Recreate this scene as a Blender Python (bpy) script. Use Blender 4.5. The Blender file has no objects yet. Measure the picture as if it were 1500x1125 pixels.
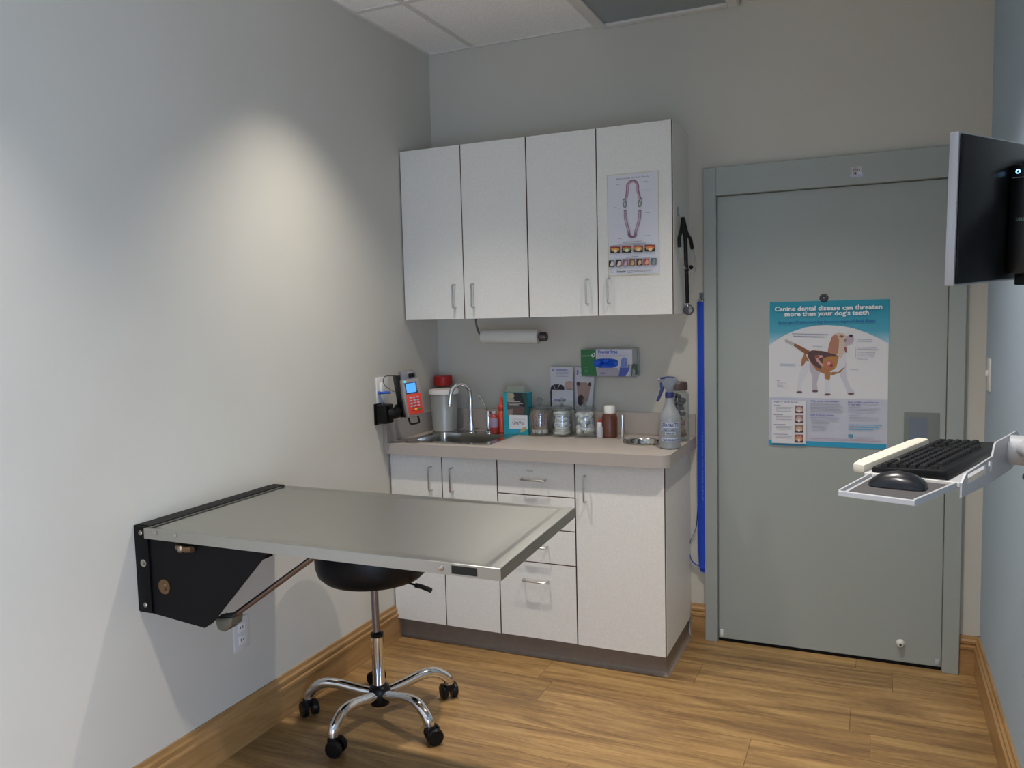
import bpy, bmesh, math, random
from mathutils import Vector, Matrix
random.seed(7)
C = bpy.context.scene.collection
PI = math.pi
# ------------------------------------------------------------------ camera
yaw, pitch, roll = -0.4183, -0.085, -0.025
fw = Vector((math.sin(yaw)*math.cos(pitch), math.cos(yaw)*math.cos(pitch), math.sin(pitch)))
rt = Vector((math.cos(yaw), -math.sin(yaw), 0)); up = rt.cross(fw)
R_ = rt*math.cos(roll) + up*math.sin(roll); U_ = -rt*math.sin(roll) + up*math.cos(roll)
cd = bpy.data.cameras.new('camera'); cam = bpy.data.objects.new('camera', cd); C.objects.link(cam)
cd.sensor_fit = 'HORIZONTAL'; cd.sensor_width = 36; cd.lens = 36*1200.8/1500; cd.clip_start = 0.05
m = Matrix((R_, U_, -fw)).transposed().to_4x4(); m.translation = Vector((2.0904, -3.7629, 1.5363))
cam.matrix_world = m
bpy.context.scene.camera = cam
# ------------------------------------------------------------------ world, lights, exposure
H = 2.864; XR = 2.497; YB = -5.3
w = bpy.data.worlds.new('world'); bpy.context.scene.world = w; w.use_nodes = True
w.node_tree.nodes['Background'].inputs[0].default_value = (0.45, 0.6, 1.0, 1)
w.node_tree.nodes['Background'].inputs[1].default_value = 1.5
vs = bpy.context.scene.view_settings
vs.view_transform = 'Standard'; vs.look = 'None'; vs.gamma = 1; vs.use_curve_mapping = False
vs.exposure = 0.66
def spot(x, y, e, size=104, col=(1.0, 0.925, 0.85), blend=1.0, r=0.045):
    l = bpy.data.lights.new('downlight_lamp', 'SPOT'); l.energy = e; l.color = col
    l.spot_size = math.radians(size); l.spot_blend = blend; l.shadow_soft_size = r
    o = bpy.data.objects.new('downlight_lamp', l); C.objects.link(o); o.location = (x, y, H-0.012)
    return o
DL = [(0.50, -1.2), (1.82, -1.2), (0.50, -2.68), (1.82, -2.68), (0.50, -4.05), (1.82, -4.05)]  # the last pair, behind the viewer, are extra lamps added for fill
DE = [88, 108, 76, 116, 36, 50]
DS = [92, 106, 84, 106, 84, 100]
for (x, y), e, sz_ in zip(DL, DE, DS): spot(x, y, e, sz_)
# cool daylight fill at an added, unseen window in the right wall behind camera
WY0, WY1, WZ0, WZ1 = -5.15, -3.95, 0.15, 1.75
al = bpy.data.lights.new('added_window_fill', 'AREA'); al.shape = 'RECTANGLE'; al.size = WY1-WY0; al.size_y = WZ1-WZ0
al.energy = 76; al.color = (0.53, 0.68, 1.0)
ao = bpy.data.objects.new('added_window_fill', al); C.objects.link(ao)
ao.location = (XR+0.16, (WY0+WY1)/2, (WZ0+WZ1)/2); ao.rotation_euler = (PI/2, 0, PI/2)
# ------------------------------------------------------------------ materials
def lin(h):
    v = [int(h[i:i+2], 16)/255 for i in (0, 2, 4)]
    return tuple(c/12.92 if c <= .04045 else ((c+.055)/1.055)**2.4 for c in v) + (1,)
MC = {}
def mat(name, col, rough=0.5, metal=0.0, noise=None, bump=0.0, bscale=200, emit=0.0, spec=0.5, trans=0.0, coat=0.0, amt=0.15, stretch=None, aniso=0.0):
    if name in MC: return MC[name]
    M_ = bpy.data.materials.new(name); M_.use_nodes = True; nt = M_.node_tree; N = nt.nodes; L = nt.links
    b = N['Principled BSDF']; c = lin(col)
    b.inputs['Base Color'].default_value = c; b.inputs['Roughness'].default_value = rough
    b.inputs['Metallic'].default_value = metal; b.inputs['Specular IOR Level'].default_value = spec
    b.inputs['Transmission Weight'].default_value = trans; b.inputs['Coat Weight'].default_value = coat
    if aniso: b.inputs['Anisotropic'].default_value = aniso
    if emit: b.inputs['Emission Color'].default_value = c; b.inputs['Emission Strength'].default_value = emit
    if noise or bump:
        g = N.new('ShaderNodeNewGeometry'); mp = N.new('ShaderNodeMapping')
        L.new(g.outputs['Position'], mp.inputs['Vector'])
        if stretch: mp.inputs['Scale'].default_value = stretch
    if noise:
        n = N.new('ShaderNodeTexNoise'); n.inputs['Scale'].default_value = noise; n.inputs['Detail'].default_value = 4
        L.new(mp.outputs[0], n.inputs['Vector'])
        r = N.new('ShaderNodeMapRange'); r.inputs['From Min'].default_value = .3; r.inputs['From Max'].default_value = .7
        r.inputs['To Min'].default_value = 1-amt; r.inputs['To Max'].default_value = 1+amt
        L.new(n.outputs[0], r.inputs[0])
        mx = N.new('ShaderNodeVectorMath'); mx.operation = 'SCALE'; mx.inputs[0].default_value = c[:3]
        L.new(r.outputs[0], mx.inputs['Scale']); L.new(mx.outputs[0], b.inputs['Base Color'])
    if bump:
        n2 = N.new('ShaderNodeTexNoise'); n2.inputs['Scale'].default_value = bscale; n2.inputs['Detail'].default_value = 3
        L.new(mp.outputs[0], n2.inputs['Vector'])
        bp_ = N.new('ShaderNodeBump'); bp_.inputs['Strength'].default_value = bump; bp_.inputs['Distance'].default_value = 0.002
        L.new(n2.outputs[0], bp_.inputs['Height']); L.new(bp_.outputs[0], b.inputs['Normal'])
    MC[name] = M_
    return M_
def clear(name, tint=(1, 1, 1, 1), refl=0.08, rough=0.02):
    M_ = bpy.data.materials.new(name); M_.use_nodes = True; nt = M_.node_tree; N = nt.nodes; L = nt.links
    for n in list(N): N.remove(n)
    o = N.new('ShaderNodeOutputMaterial'); t = N.new('ShaderNodeBsdfTransparent'); t.inputs[0].default_value = tint
    g = N.new('ShaderNodeBsdfGlossy'); g.inputs['Roughness'].default_value = rough
    f = N.new('ShaderNodeLayerWeight'); f.inputs['Blend'].default_value = 0.25
    mr = N.new('ShaderNodeMapRange'); mr.inputs['To Min'].default_value = refl*0.5; mr.inputs['To Max'].default_value = 0.6
    L.new(f.outputs['Facing'], mr.inputs[0])
    mx = N.new('ShaderNodeMixShader'); L.new(mr.outputs[0], mx.inputs[0]); L.new(t.outputs[0], mx.inputs[1]); L.new(g.outputs[0], mx.inputs[2])
    L.new(mx.outputs[0], o.inputs[0])
    return M_
wallm = mat('wall_paint', 'ccc8bc', .7, bump=.12, bscale=350, noise=3, amt=.015)
bluem = mat('blue_wall_paint', 'a9bccb', .7, bump=.12, bscale=350)
tilem = mat('ceiling_tile', 'faf8f3', .9, noise=120, amt=.10, bump=.9, bscale=160)
teem = mat('ceiling_tee', 'dddad3', .5)
lensm = mat('light_lens', '8d9596', .35, noise=140, amt=.06, bump=.3, bscale=300)
lamm = mat('laminate', 'e3e1da', .42, noise=160, amt=.045, spec=.35)
edgem = mat('cabinet_core', '6a544b', .7)
carcm = mat('cabinet_carcass', '8b7c72', .6)
ctrm = mat('counter_laminate', 'aaa199', .42, noise=600, amt=.07, spec=.4)
toem = mat('vinyl_base', '83766a', .45, noise=30, amt=.06)
doorm = mat('door_paint', 'a3aaa5', .45, bump=.06, bscale=120)
chrome = mat('chrome', 'e4e6ea', .07, 1.0)
pullm = mat('brushed_nickel', 'c8c8c6', .25, 1.0)
steel = mat('stainless', 'bab9b3', .30, 1.0, noise=40, amt=.04, bump=.10, bscale=60, stretch=(1, 22, 22), aniso=.85)
_n = steel.node_tree; _v = _n.nodes.new('ShaderNodeCombineXYZ'); _v.inputs[1].default_value = 1; _v.inputs[2].default_value = .3
_n.links.new(_v.outputs[0], _n.nodes['Principled BSDF'].inputs['Tangent'])
steelp = mat('polished_steel', 'c0bdb6', .16, 1.0)
satin = mat('satin_metal', '9c9489', .35, 1.0)
blackm = mat('black_metal', '060609', .5, spec=.2)
blackp = mat('black_plastic', '0a0a0c', .4, spec=.3)
glossb = mat('gloss_black', '040509', .3, spec=.22)
vinyl = mat('black_vinyl', '0a0b10', .45, spec=.3, bump=.15, bscale=300)
white = mat('white_plastic', 'e4e2dc', .4)
silverp = mat('silver_plastic', 'a9abb2', .35, .3)
greym = mat('grey_powdercoat', 'b9bbc0', .4)
greyd = mat('dark_grey_pad', '4c4a4d', .8)
cream = mat('cream_foam', 'd9d5c6', .7)
paper = mat('paper', 'dcdcdf', .6)
glass = clear('clear_glass', (.94, .96, .955, 1), .16)
lidglass = clear('lid_glass', (.80, .84, .84, 1), .22)
acry = clear('clear_acrylic', (.93, .95, .95, 1), .10)
pane = clear('added_window_pane', (.98, 1, 1, 1), .05)
def wood(name, c0, c1, c2, rough, axis='x', sc=1.0, per=True):
    M_ = bpy.data.materials.new(name); M_.use_nodes = True; nt = M_.node_tree; N = nt.nodes; L = nt.links
    b = N['Principled BSDF']; b.inputs['Roughness'].default_value = rough
    g = N.new('ShaderNodeNewGeometry'); oi = N.new('ShaderNodeObjectInfo')
    add = N.new('ShaderNodeVectorMath'); add.operation = 'MULTIPLY_ADD'
    add.inputs[1].default_value = (1, 1, 1); L.new(g.outputs['Position'], add.inputs[0])
    cx_ = N.new('ShaderNodeCombineXYZ')
    ml = N.new('ShaderNodeMath'); ml.operation = 'MULTIPLY'; ml.inputs[1].default_value = 37.0; L.new(oi.outputs['Random'], ml.inputs[0])
    for i in range(3): L.new(ml.outputs[0], cx_.inputs[i])
    L.new(cx_.outputs[0], add.inputs[2])
    mp = N.new('ShaderNodeMapping'); L.new(add.outputs[0], mp.inputs[0])
    s = {'x': (1.2, 11, 11), 'y': (11, 1.2, 11)}[axis]; mp.inputs['Scale'].default_value = [v*sc for v in s]
    n1 = N.new('ShaderNodeTexNoise'); n1.inputs['Scale'].default_value = 1.1; n1.inputs['Detail'].default_value = 8; n1.inputs['Distortion'].default_value = 1.2; n1.inputs['Roughness'].default_value = .62
    L.new(mp.outputs[0], n1.inputs['Vector'])
    mp2 = N.new('ShaderNodeMapping'); L.new(add.outputs[0], mp2.inputs[0])
    s2 = {'x': (5, 90, 90), 'y': (90, 5, 90)}[axis]; mp2.inputs['Scale'].default_value = s2
    n2 = N.new('ShaderNodeTexNoise'); n2.inputs['Scale'].default_value = 1.5; n2.inputs['Detail'].default_value = 6
    L.new(mp2.outputs[0], n2.inputs['Vector'])
    mx = N.new('ShaderNodeMath'); mx.operation = 'MULTIPLY_ADD'; mx.inputs[1].default_value = .30; L.new(n2.outputs[0], mx.inputs[0])
    m3 = N.new('ShaderNodeMath'); m3.operation = 'MULTIPLY'; m3.inputs[1].default_value = .76; L.new(n1.outputs[0], m3.inputs[0]); L.new(m3.outputs[0], mx.inputs[2])
    cr = N.new('ShaderNodeValToRGB'); e = cr.color_ramp.elements
    e[0].position = .36; e[0].color = lin(c0); e[1].position = .68; e[1].color = lin(c2)
    k = e.new(.52); k.color = lin(c1)
    L.new(mx.outputs[0], cr.inputs[0])
    hsv = N.new('ShaderNodeHueSaturation')
    vr = N.new('ShaderNodeMapRange'); vr.inputs['To Min'].default_value = .93 if per else 1; vr.inputs['To Max'].default_value = 1.07 if per else 1
    L.new(oi.outputs['Random'], vr.inputs[0]); L.new(vr.outputs[0], hsv.inputs['Value'])
    L.new(cr.outputs[0], hsv.inputs['Color']); L.new(hsv.outputs[0], b.inputs['Base Color'])
    bb = N.new('ShaderNodeBump'); bb.inputs['Strength'].default_value = .12; bb.inputs['Distance'].default_value = .001
    L.new(n2.outputs[0], bb.inputs['Height']); L.new(bb.outputs[0], b.inputs['Normal'])
    return M_
floorm = wood('oak_plank', '6b5036', '947449', 'b4925f', .42)
basem_x = wood('oak_base_x', '8c6a40', 'a78050', 'b68f60', .35, 'x', per=False)
basem_y = wood('oak_base_y', '8c6a40', 'a78050', 'b68f60', .35, 'y', per=False)
# ------------------------------------------------------------------ mesh helpers
class MB:
    def __init__(s): s.b = bmesh.new(); s.mats = None
    def box(s, a, c, bev=0.0, seg=2):
        a = Vector(a); c = Vector(c)
        r = bmesh.ops.create_cube(s.b, size=1.0, matrix=Matrix.Translation((a+c)/2) @ Matrix.Diagonal([abs(c[i]-a[i]) for i in range(3)]).to_4x4())
        if bev:
            es = list({e for v in r['verts'] for e in v.link_edges})
            bmesh.ops.bevel(s.b, geom=es, offset=bev, segments=seg, profile=.5, affect='EDGES')
        return s
    def lathe(s, prof, base=(0, 0, 0), axis=(0, 0, 1), n=28, cap=True):
        z = Vector(axis).normalized(); x = z.orthogonal().normalized(); y = z.cross(x); base = Vector(base)
        rings = []
        for r, h in prof:
            if r < 1e-6: rings.append([s.b.verts.new(base+z*h)])
            else: rings.append([s.b.verts.new(base+z*h+(x*math.cos(2*PI*i/n)+y*math.sin(2*PI*i/n))*r) for i in range(n)])
        for p, q in zip(rings, rings[1:]):
            for i in range(n):
                j = (i+1) % n
                if len(p) == 1 and len(q) == 1: break
                if len(p) == 1: f = [p[0], q[j], q[i]]
                elif len(q) == 1: f = [p[i], p[j], q[0]]
                else: f = [p[i], p[j], q[j], q[i]]
                s.b.faces.new(f)
        if cap:
            if len(rings[0]) > 1: s.b.faces.new(rings[0][::-1])
            if len(rings[-1]) > 1: s.b.faces.new(rings[-1])
        return s
    def cyl(s, a, c, r, n=20, r2=None):
        a = Vector(a); c = Vector(c); d = c-a
        return s.lathe([(r, 0), (r if r2 is None else r2, d.length)], a, d, n)
    def ball(s, c, r, n=16, sc=(1, 1, 1)):
        bmesh.ops.create_uvsphere(s.b, u_segments=n, v_segments=max(6, n//2), radius=1, matrix=Matrix.Translation(c) @ Matrix.Diagonal([r*k for k in sc]).to_4x4())
        return s
    def tube(s, pts, r, n=10, smooth=0, flat=None, cap=True):
        P = [Vector(p) for p in pts]
        if smooth:
            Q = []
            for i in range(len(P)-1):
                p0 = P[max(i-1, 0)]; p1 = P[i]; p2 = P[i+1]; p3 = P[min(i+2, len(P)-1)]
                for k in range(smooth):
                    t = k/smooth
                    Q.append(.5*((2*p1)+(p2-p0)*t+(2*p0-5*p1+4*p2-p3)*t*t+(3*p1-p0-3*p2+p3)*t**3))
            Q.append(P[-1]); P = Q
        rs = r if isinstance(r, (list, tuple)) else [r]*len(P)
        if len(rs) != len(P): rs = [rs[min(int(i*len(rs)/len(P)), len(rs)-1)] + 0 for i in range(len(P))]
        ref = None; rings = []
        for i, p in enumerate(P):
            d = (P[min(i+1, len(P)-1)]-P[max(i-1, 0)]).normalized()
            if ref is None: ref = Vector(flat) if flat else d.orthogonal()
            a = (ref-d*ref.dot(d)).normalized(); ref = a; b_ = d.cross(a)
            k = 0.12 if flat else 1
            rings.append([s.b.verts.new(p+(a*math.cos(2*PI*j/n)*k+b_*math.sin(2*PI*j/n))*rs[i]) for j in range(n)])
        for p, q in zip(rings, rings[1:]):
            for j in range(n): s.b.faces.new([p[j], p[(j+1) % n], q[(j+1) % n], q[j]])
        if cap: s.b.faces.new(rings[0][::-1]); s.b.faces.new(rings[-1])
        return s
    def prism(s, poly, ext, bev=0):
        ext = Vector(ext); v = [s.b.verts.new(p) for p in poly]; f = s.b.faces.new(v)
        r = bmesh.ops.extrude_face_region(s.b, geom=[f]); nv = [e for e in r['geom'] if isinstance(e, bmesh.types.BMVert)]
        bmesh.ops.translate(s.b, verts=nv, vec=ext)
        if bev:
            es = list({e for q in nv+v for e in q.link_edges}); bmesh.ops.bevel(s.b, geom=es, offset=bev, segments=2, profile=.5, affect='EDGES')
        return s
    def plate(s, outer, holes, z0, z1):
        es = []
        for loop in [outer]+holes:
            v = [s.b.verts.new((p[0], p[1], z0)) for p in loop]
            es += [s.b.edges.new((v[i], v[(i+1) % len(v)])) for i in range(len(v))]
        r = bmesh.ops.triangle_fill(s.b, edges=es, use_beauty=True)
        fs = [g for g in r['geom'] if isinstance(g, bmesh.types.BMFace)]
        r = bmesh.ops.extrude_face_region(s.b, geom=fs)
        bmesh.ops.translate(s.b, verts=[g for g in r['geom'] if isinstance(g, bmesh.types.BMVert)], vec=(0, 0, z1-z0))
        return s
    def build(s, name, material, parent=None, smooth=True, origin=None, local=False):
        bmesh.ops.recalc_face_normals(s.b, faces=s.b.faces)
        me = bpy.data.meshes.new(name)
        o = bpy.data.objects.new(name, me); C.objects.link(o)
        if parent is not None:
            o.parent = parent
            if not local:
                s.b.transform(wm(parent).inverted())
        else:
            if origin is None:
                vs_ = [v.co for v in s.b.verts]; lo = [min(v[i] for v in vs_) for i in range(3)]; hi = [max(v[i] for v in vs_) for i in range(3)]
                origin = ((lo[0]+hi[0])/2, (lo[1]+hi[1])/2, lo[2])
            bmesh.ops.translate(s.b, verts=s.b.verts, vec=-Vector(origin)); o.location = origin
        s.b.to_mesh(me); s.b.free()
        for mm in (material if isinstance(material, list) else [material]): me.materials.append(mm)
        if smooth and len(me.polygons):
            me.polygons.foreach_set('use_smooth', [True]*len(me.polygons))
            try: me.set_sharp_from_angle(angle=math.radians(35))
            except Exception: pass
        return o
def wm(o):
    mm = Matrix.LocRotScale(o.location, o.rotation_euler, o.scale)
    return wm(o.parent) @ mm if o.parent else mm
def tag(o, label=None, cat=None, group=None, kind=None):
    if label: o['label'] = label
    if cat: o['category'] = cat
    if group: o['group'] = group
    if kind: o['kind'] = kind
    return o
def thing(name, label, cat, loc=(0, 0, 0), rot=(0, 0, 0), group=None):
    o = bpy.data.objects.new(name, None); C.objects.link(o); o.location = loc; o.rotation_euler = rot; o.empty_display_size = .05
    return tag(o, label, cat, group)
def struct(o): o['kind'] = 'structure'; return o
_ink = {}
def ink(h, rough=.55):
    k = h+str(rough)
    if k not in _ink: _ink[k] = mat('ink_'+k.replace('.', '_'), h, rough)
    return _ink[k]
def text(s, size, at, ux, uz, color, parent, name='lettering', width=None, bold=0.0, align='CENTER', depth=0.0, mtl=None, squeeze=None):
    """flat lettering; `at` world baseline point, ux reading direction, uz up direction"""
    cu = bpy.data.curves.new(name, 'FONT'); cu.body = s; cu.size = size; cu.align_x = align; cu.offset = bold; cu.extrude = depth; cu.resolution_u = 2
    t = bpy.data.objects.new('t', cu); C.objects.link(t)
    dg = bpy.context.evaluated_depsgraph_get(); me = bpy.data.meshes.new_from_object(t.evaluated_get(dg))
    bpy.data.objects.remove(t); bpy.data.curves.remove(cu)
    sx = 1
    if width and len(me.vertices):
        xs = [v.co.x for v in me.vertices]; sx = width/(max(xs)-min(xs))
    ux = Vector(ux).normalized(); uz = Vector(uz).normalized(); n = ux.cross(uz)
    M4 = Matrix((ux*sx, uz, n)).transposed().to_4x4(); M4.translation = Vector(at)
    if parent: M4 = wm(parent).inverted() @ M4
    me.transform(M4); me.materials.clear(); me.materials.append(mtl or ink(color))
    o = bpy.data.objects.new(name, me); C.objects.link(o)
    if parent: o.parent = parent
    return o
class Flat:
    """flat print on a sheet; f(u,v)->world point, n = sheet normal; one mesh per picture, colours by material slot"""
    def __init__(s, f, n, lift=.0004): s.f = f; s.n = Vector(n); s.b = bmesh.new(); s.cols = []; s.k = 1; s.lift = lift
    def poly(s, pts, col):
        if col not in s.cols: s.cols.append(col)
        v = [s.b.verts.new(s.f(u, w_)+s.n*(s.lift+s.k*.00006)) for u, w_ in pts]; s.k += 1
        e = [s.b.edges.new((v[i], v[(i+1) % len(v)])) for i in range(len(v))]
        r = bmesh.ops.triangle_fill(s.b, edges=e, use_beauty=True)
        for g in r['geom']:
            if isinstance(g, bmesh.types.BMFace):
                g.material_index = s.cols.index(col); g.normal_update()
                if g.normal.dot(s.n) < 0: g.normal_flip()
        return s
    def rect(s, u0, v0, u1, v1, col): return s.poly([(u0, v0), (u1, v0), (u1, v1), (u0, v1)], col)
    def ell(s, u, v, a, b_, col, n=20, rot=0):
        c_, s_ = math.cos(rot), math.sin(rot)
        return s.poly([(u+a*math.cos(t)*c_-b_*math.sin(t)*s_, v+a*math.cos(t)*s_+b_*math.sin(t)*c_) for t in [2*PI*i/n for i in range(n)]], col)
    def line(s, u0, v0, u1, v1, wd, col):
        d = Vector((u1-u0, v1-v0)); q = Vector((-d.y, d.x)).normalized()*wd/2
        return s.poly([(u0+q.x, v0+q.y), (u1+q.x, v1+q.y), (u1-q.x, v1-q.y), (u0-q.x, v0-q.y)], col)
    def build(s, name, parent, special={}):
        me = bpy.data.meshes.new(name); o = bpy.data.objects.new(name, me); C.objects.link(o)
        o.parent = parent; s.b.transform(wm(parent).inverted()); s.b.to_mesh(me); s.b.free()
        for c in s.cols: me.materials.append(special.get(c) or ink(c))
        return o
def bilin(quad, W, crop=None):
    """quad = crop pixel corners tl,tr,br,bl ; W = world corners tl,tr,br,bl ; returns f(u,v)->world"""
    (x0, y0), (x1, y1), (x2, y2), (x3, y3) = quad; W = [Vector(p) for p in W]
    def f(u, v):
        t = .5; s_ = .5
        for _ in range(6):
            L_ = x0+(x3-x0)*t; R2 = x1+(x2-x1)*t; s_ = (u-L_)/(R2-L_)
            T = y0+(y1-y0)*s_; B = y3+(y2-y3)*s_; t = (v-T)/(B-T)
        a = W[0].lerp(W[1], s_); b_ = W[3].lerp(W[2], s_)
        return a.lerp(b_, t)
    return f
# ------------------------------------------------------------------ room shell
T = .12
MB().box((-T, YB-.3, -.1), (0, .12, H+.1)).build('wall_left', wallm, smooth=False)
MB().box((XR, WY1, -.1), (XR+T, .12, H+.1)).box((XR, YB-.3, -.1), (XR+T, WY0, H+.1)).box((XR, WY0, -.1), (XR+T, WY1, WZ0)).box((XR, WY0, WZ1), (XR+T, WY1, H+.1)).build('wall_right', bluem, smooth=False)
D0, D1, D2, D3, L0, L1 = 1.382, 1.438, 2.36, 2.422, 2.036, 2.159
b = MB(); b.box((0, 0, 0), (D1-.01, .12, H+.1)); b.box((D2+.01, 0, 0), (XR, .12, H+.1)); b.box((D1-.01, 0, L0+.01), (D2+.01, .12, H+.1)); b.box((D1-.01, .112, 0), (D2+.01, .14, L0+.01)); b.build('wall_back', wallm, smooth=False)  # last box: unseen backing added behind the door to block leaking light
MB().box((0, YB-.12, 0), (XR, YB, H+.1)).build('wall_front', wallm, smooth=False)
for n_ in ('wall_left', 'wall_right', 'wall_back', 'wall_front'): struct(bpy.data.objects[n_])
# unseen window, added to frame the cool fill light
wn = struct(MB().box((XR+.03, WY0, WZ0), (XR+.09, WY0+.04, WZ1)).box((XR+.03, WY1-.04, WZ0), (XR+.09, WY1, WZ1)).box((XR+.03, WY0+.04, WZ0), (XR+.09, WY1-.04, WZ0+.04)).box((XR+.03, WY0+.04, WZ1-.04), (XR+.09, WY1-.04, WZ1)).build('added_window_1', white, smooth=False))
MB().box((XR+.058, WY0+.04, WZ0+.04), (XR+.062, WY1-.04, WZ1-.04)).build('pane', pane, wn, smooth=False)
# floor with planks
fl = struct(MB().box((-T, YB-.12, -.1), (XR+T, .12, -.006)).build('floor', mat('subfloor', '3a2a1a', .9), smooth=False))
rows = {}
pw = .19; y1 = .09
starts = {0: 2.03, 1: .95, 2: 1.42, 3: .80, 4: 2.09, 5: 1.70, 6: .55, 7: 1.15, 8: 1.9, 9: .3}
PL = 1.22
r = 0; y = y1
while y > YB:
    s0 = starts.get(r % 10, .5) + .37*(r//10)
    x = s0
    while x > 0: x -= PL
    ya, yb = max(y-pw, YB), y
    while x < XR:
        a_, c_ = max(x, 0.0), min(x+PL, XR)
        if c_-a_ > .03:
            g = .0006
            mb = MB(); mb.box((a_+g, ya+g, -.006), (c_-g, yb-g, 0)); o = mb.build('plank', floorm, fl, smooth=False)
        x += PL
    y -= pw; r += 1
# ceiling: tiles and tees
cl = struct(MB().box((-T, YB-.12, H+.004), (XR+T, .12, H+.1)).build('ceiling', mat('ceiling_deck', 'bbb8b0', .9), smooth=False))
G = .637; X0 = .252
xs = [0, X0, X0+G, X0+2*G, X0+3*G, XR]; ys = [0]
while ys[-1] > YB: ys.append(max(ys[-1]-G, YB))
ys[1:] = [v-.02 for v in ys[1:-1]]+[YB]
FX0, FX1 = .925, 1.531
LY = -1.27
for i in range(len(xs)-1):
    for j in range(len(ys)-1):
        if i == 2 and j < 2: continue
        a_ = (xs[i]+.010, ys[j+1]+.010); c_ = (xs[i+1]-.010, ys[j]-.010)
        if c_[0]-a_[0] < .02 or c_[1]-a_[1] < .02: continue
        MB().box((a_[0], a_[1], H-.006), (c_[0], c_[1], H+.004), .002, 1).build('ceiling_tile', tilem, cl, smooth=False)
for x in xs[1:-1]:
    MB().box((x-.012, YB, H-.010), (x+.012, 0, H+.002)).build('ceiling_tee', teem, cl, smooth=False)
for y in ys[1:-1]:
    mb = MB()
    for i in range(len(xs)-1):
        if i == 2 and y > -1.0: continue
        mb.box((xs[i]+(.012 if i else 0), y-.012, H-.010), (xs[i+1]-(.012 if i < len(xs)-2 else 0), y+.012, H+.002))
    mb.build('ceiling_tee', teem, cl, smooth=False)
b = MB(); b.box((0, YB, H-.012), (.014, 0, H+.002)); b.box((XR-.014, YB, H-.012), (XR, 0, H+.002)); b.box((0.014, -.014, H-.012), (FX0-.02, 0, H+.002)); b.box((FX1+.02, -.014, H-.012), (XR-.014, 0, H+.002)); b.build('wall_angle', teem, cl, smooth=False)
# unlit ceiling fixture
t = thing('ceiling_light_panel', 'unlit grey ceiling light panel in a pale frame above the wall cabinets', 'ceiling light', (1.228, -.65, H-.02))
lx0, lx1, ly0, ly1 = .90, 1.535, LY, -.004
b = MB(); fwid = .045
for a_, c_ in (((lx0, ly0, H-.028), (lx0+fwid, ly1, H)), ((lx1-fwid, ly0, H-.028), (lx1, ly1, H)), ((lx0+fwid, ly0, H-.028), (lx1-fwid, ly0+fwid, H)), ((lx0+fwid, ly1-.04, H-.028), (lx1-fwid, ly1, H))): b.box(a_, c_, .003, 1)
b.build('frame', teem, t)
MB().box((lx0+fwid, ly0+fwid, H-.018), (lx1-fwid, ly1-.04, H-.010)).build('diffuser', lensm, t, smooth=False)
# downlight trims (room lamps, plus two added fill lamps behind the viewer)
for k, (x, y) in enumerate(DL):
    lab = ['recessed ceiling downlight nearest the wall cabinets by the left wall', 'recessed ceiling downlight in front of the grey door',
           'recessed ceiling downlight above the left wall near the exam table', 'recessed ceiling downlight above the keyboard tray side',
           'added fill downlight in the ceiling by the left wall behind the viewer', 'added fill downlight in the ceiling by the right wall behind the viewer'][k]
    tag(MB().lathe([(.062, -.008), (.085, -.008), (.088, -.012), (.085, -.016), (.060, -.014)], (x, y, H), cap=False).build('downlight_trim', white), lab, 'ceiling light')
# baseboards
def profile(h=.165):
    return [(0, 0), (.018, 0), (.018, h*.66), (.022, h*.68), (.022, h*.74), (.013, h*.77), (.013, h*.80), (.017, h*.82), (.017, h*.88), (.010, h*.92), (.008, h), (0, h)]
def baseboard(name, p, q, nrm, m_):
    p = Vector(p); q = Vector(q); nrm = Vector(nrm)
    b = MB(); b.prism([p+nrm*d+Vector((0, 0, z)) for d, z in profile()], q-p); return struct(b.build(name, m_, smooth=False))
baseboard('baseboard_left', (.0, YB, 0), (.0, -.49, 0), (1, 0, 0), basem_y)
baseboard('baseboard_back', (1.3147, 0, 0), (D0-.002, 0, 0), (0, -1, 0), basem_x)
baseboard('baseboard_back_right', (D3+.002, 0, 0), (XR, 0, 0), (0, -1, 0), basem_x)
baseboard('baseboard_right', (XR, YB, 0), (XR, 0, 0), (-1, 0, 0), basem_y)
# door frame, door
b = MB(); b.box((D0, -.028, 0), (D1, 0, L1), .002, 1); b.box((D2, -.028, 0), (D3, 0, L1), .002, 1); b.box((D1, -.028, L0), (D2, 0, L1), .002, 1)
b.box((D1-.01, 0, 0), (D1, .11, L0)); b.box((D2, 0, 0), (D2+.01, .11, L0)); b.box((D1, 0, L0), (D2, .11, L0+.01))
struct(b.build('trim_1', doorm, smooth=False))
dr = struct(MB().box((D1+.0015, .0, .012), (D2-.0015, .045, L0-.002), .002, 1).build('door_1', doorm, smooth=False))
b = MB(); PX0, PX1, PZ0, PZ1 = 2.203, 2.336, .948, 1.088
yf = -.003
for a_, c_ in (((PX0, yf, PZ0), (PX0+.018, 0, PZ1)), ((PX1-.045, yf, PZ0), (PX1, 0, PZ1)), ((PX0+.018, yf, PZ0), (PX1-.045, 0, PZ0+.02)), ((PX0+.018, yf, PZ1-.02), (PX1-.045, 0, PZ1))): b.box(a_, c_)
b.build('pull_plate', mat('pull_frame', '7f8178', .35, .8), dr, smooth=False)
b = MB(); b.box((PX0+.018, -.0012, PZ0+.02), (PX1-.045, -.0002, PZ1-.02)); b.build('pull_cup', mat('pull_cup', '767d88', .4, .6), dr, smooth=False)
MB().tube([(PX0+.02, -.004, PZ0+.022), (PX1-.047, -.004, PZ0+.022)], .003).build('pull_lip', chrome, dr)
b = MB(); b.lathe([(.016, 0), (.018, .004), (.015, .009), (.007, .009), (.006, .004)], (1.887, -.0005, 1.572), (0, -1, 0), cap=False); b.build('viewer_ring', mat('dark_ring', '3c3c44', .4), dr)
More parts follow.
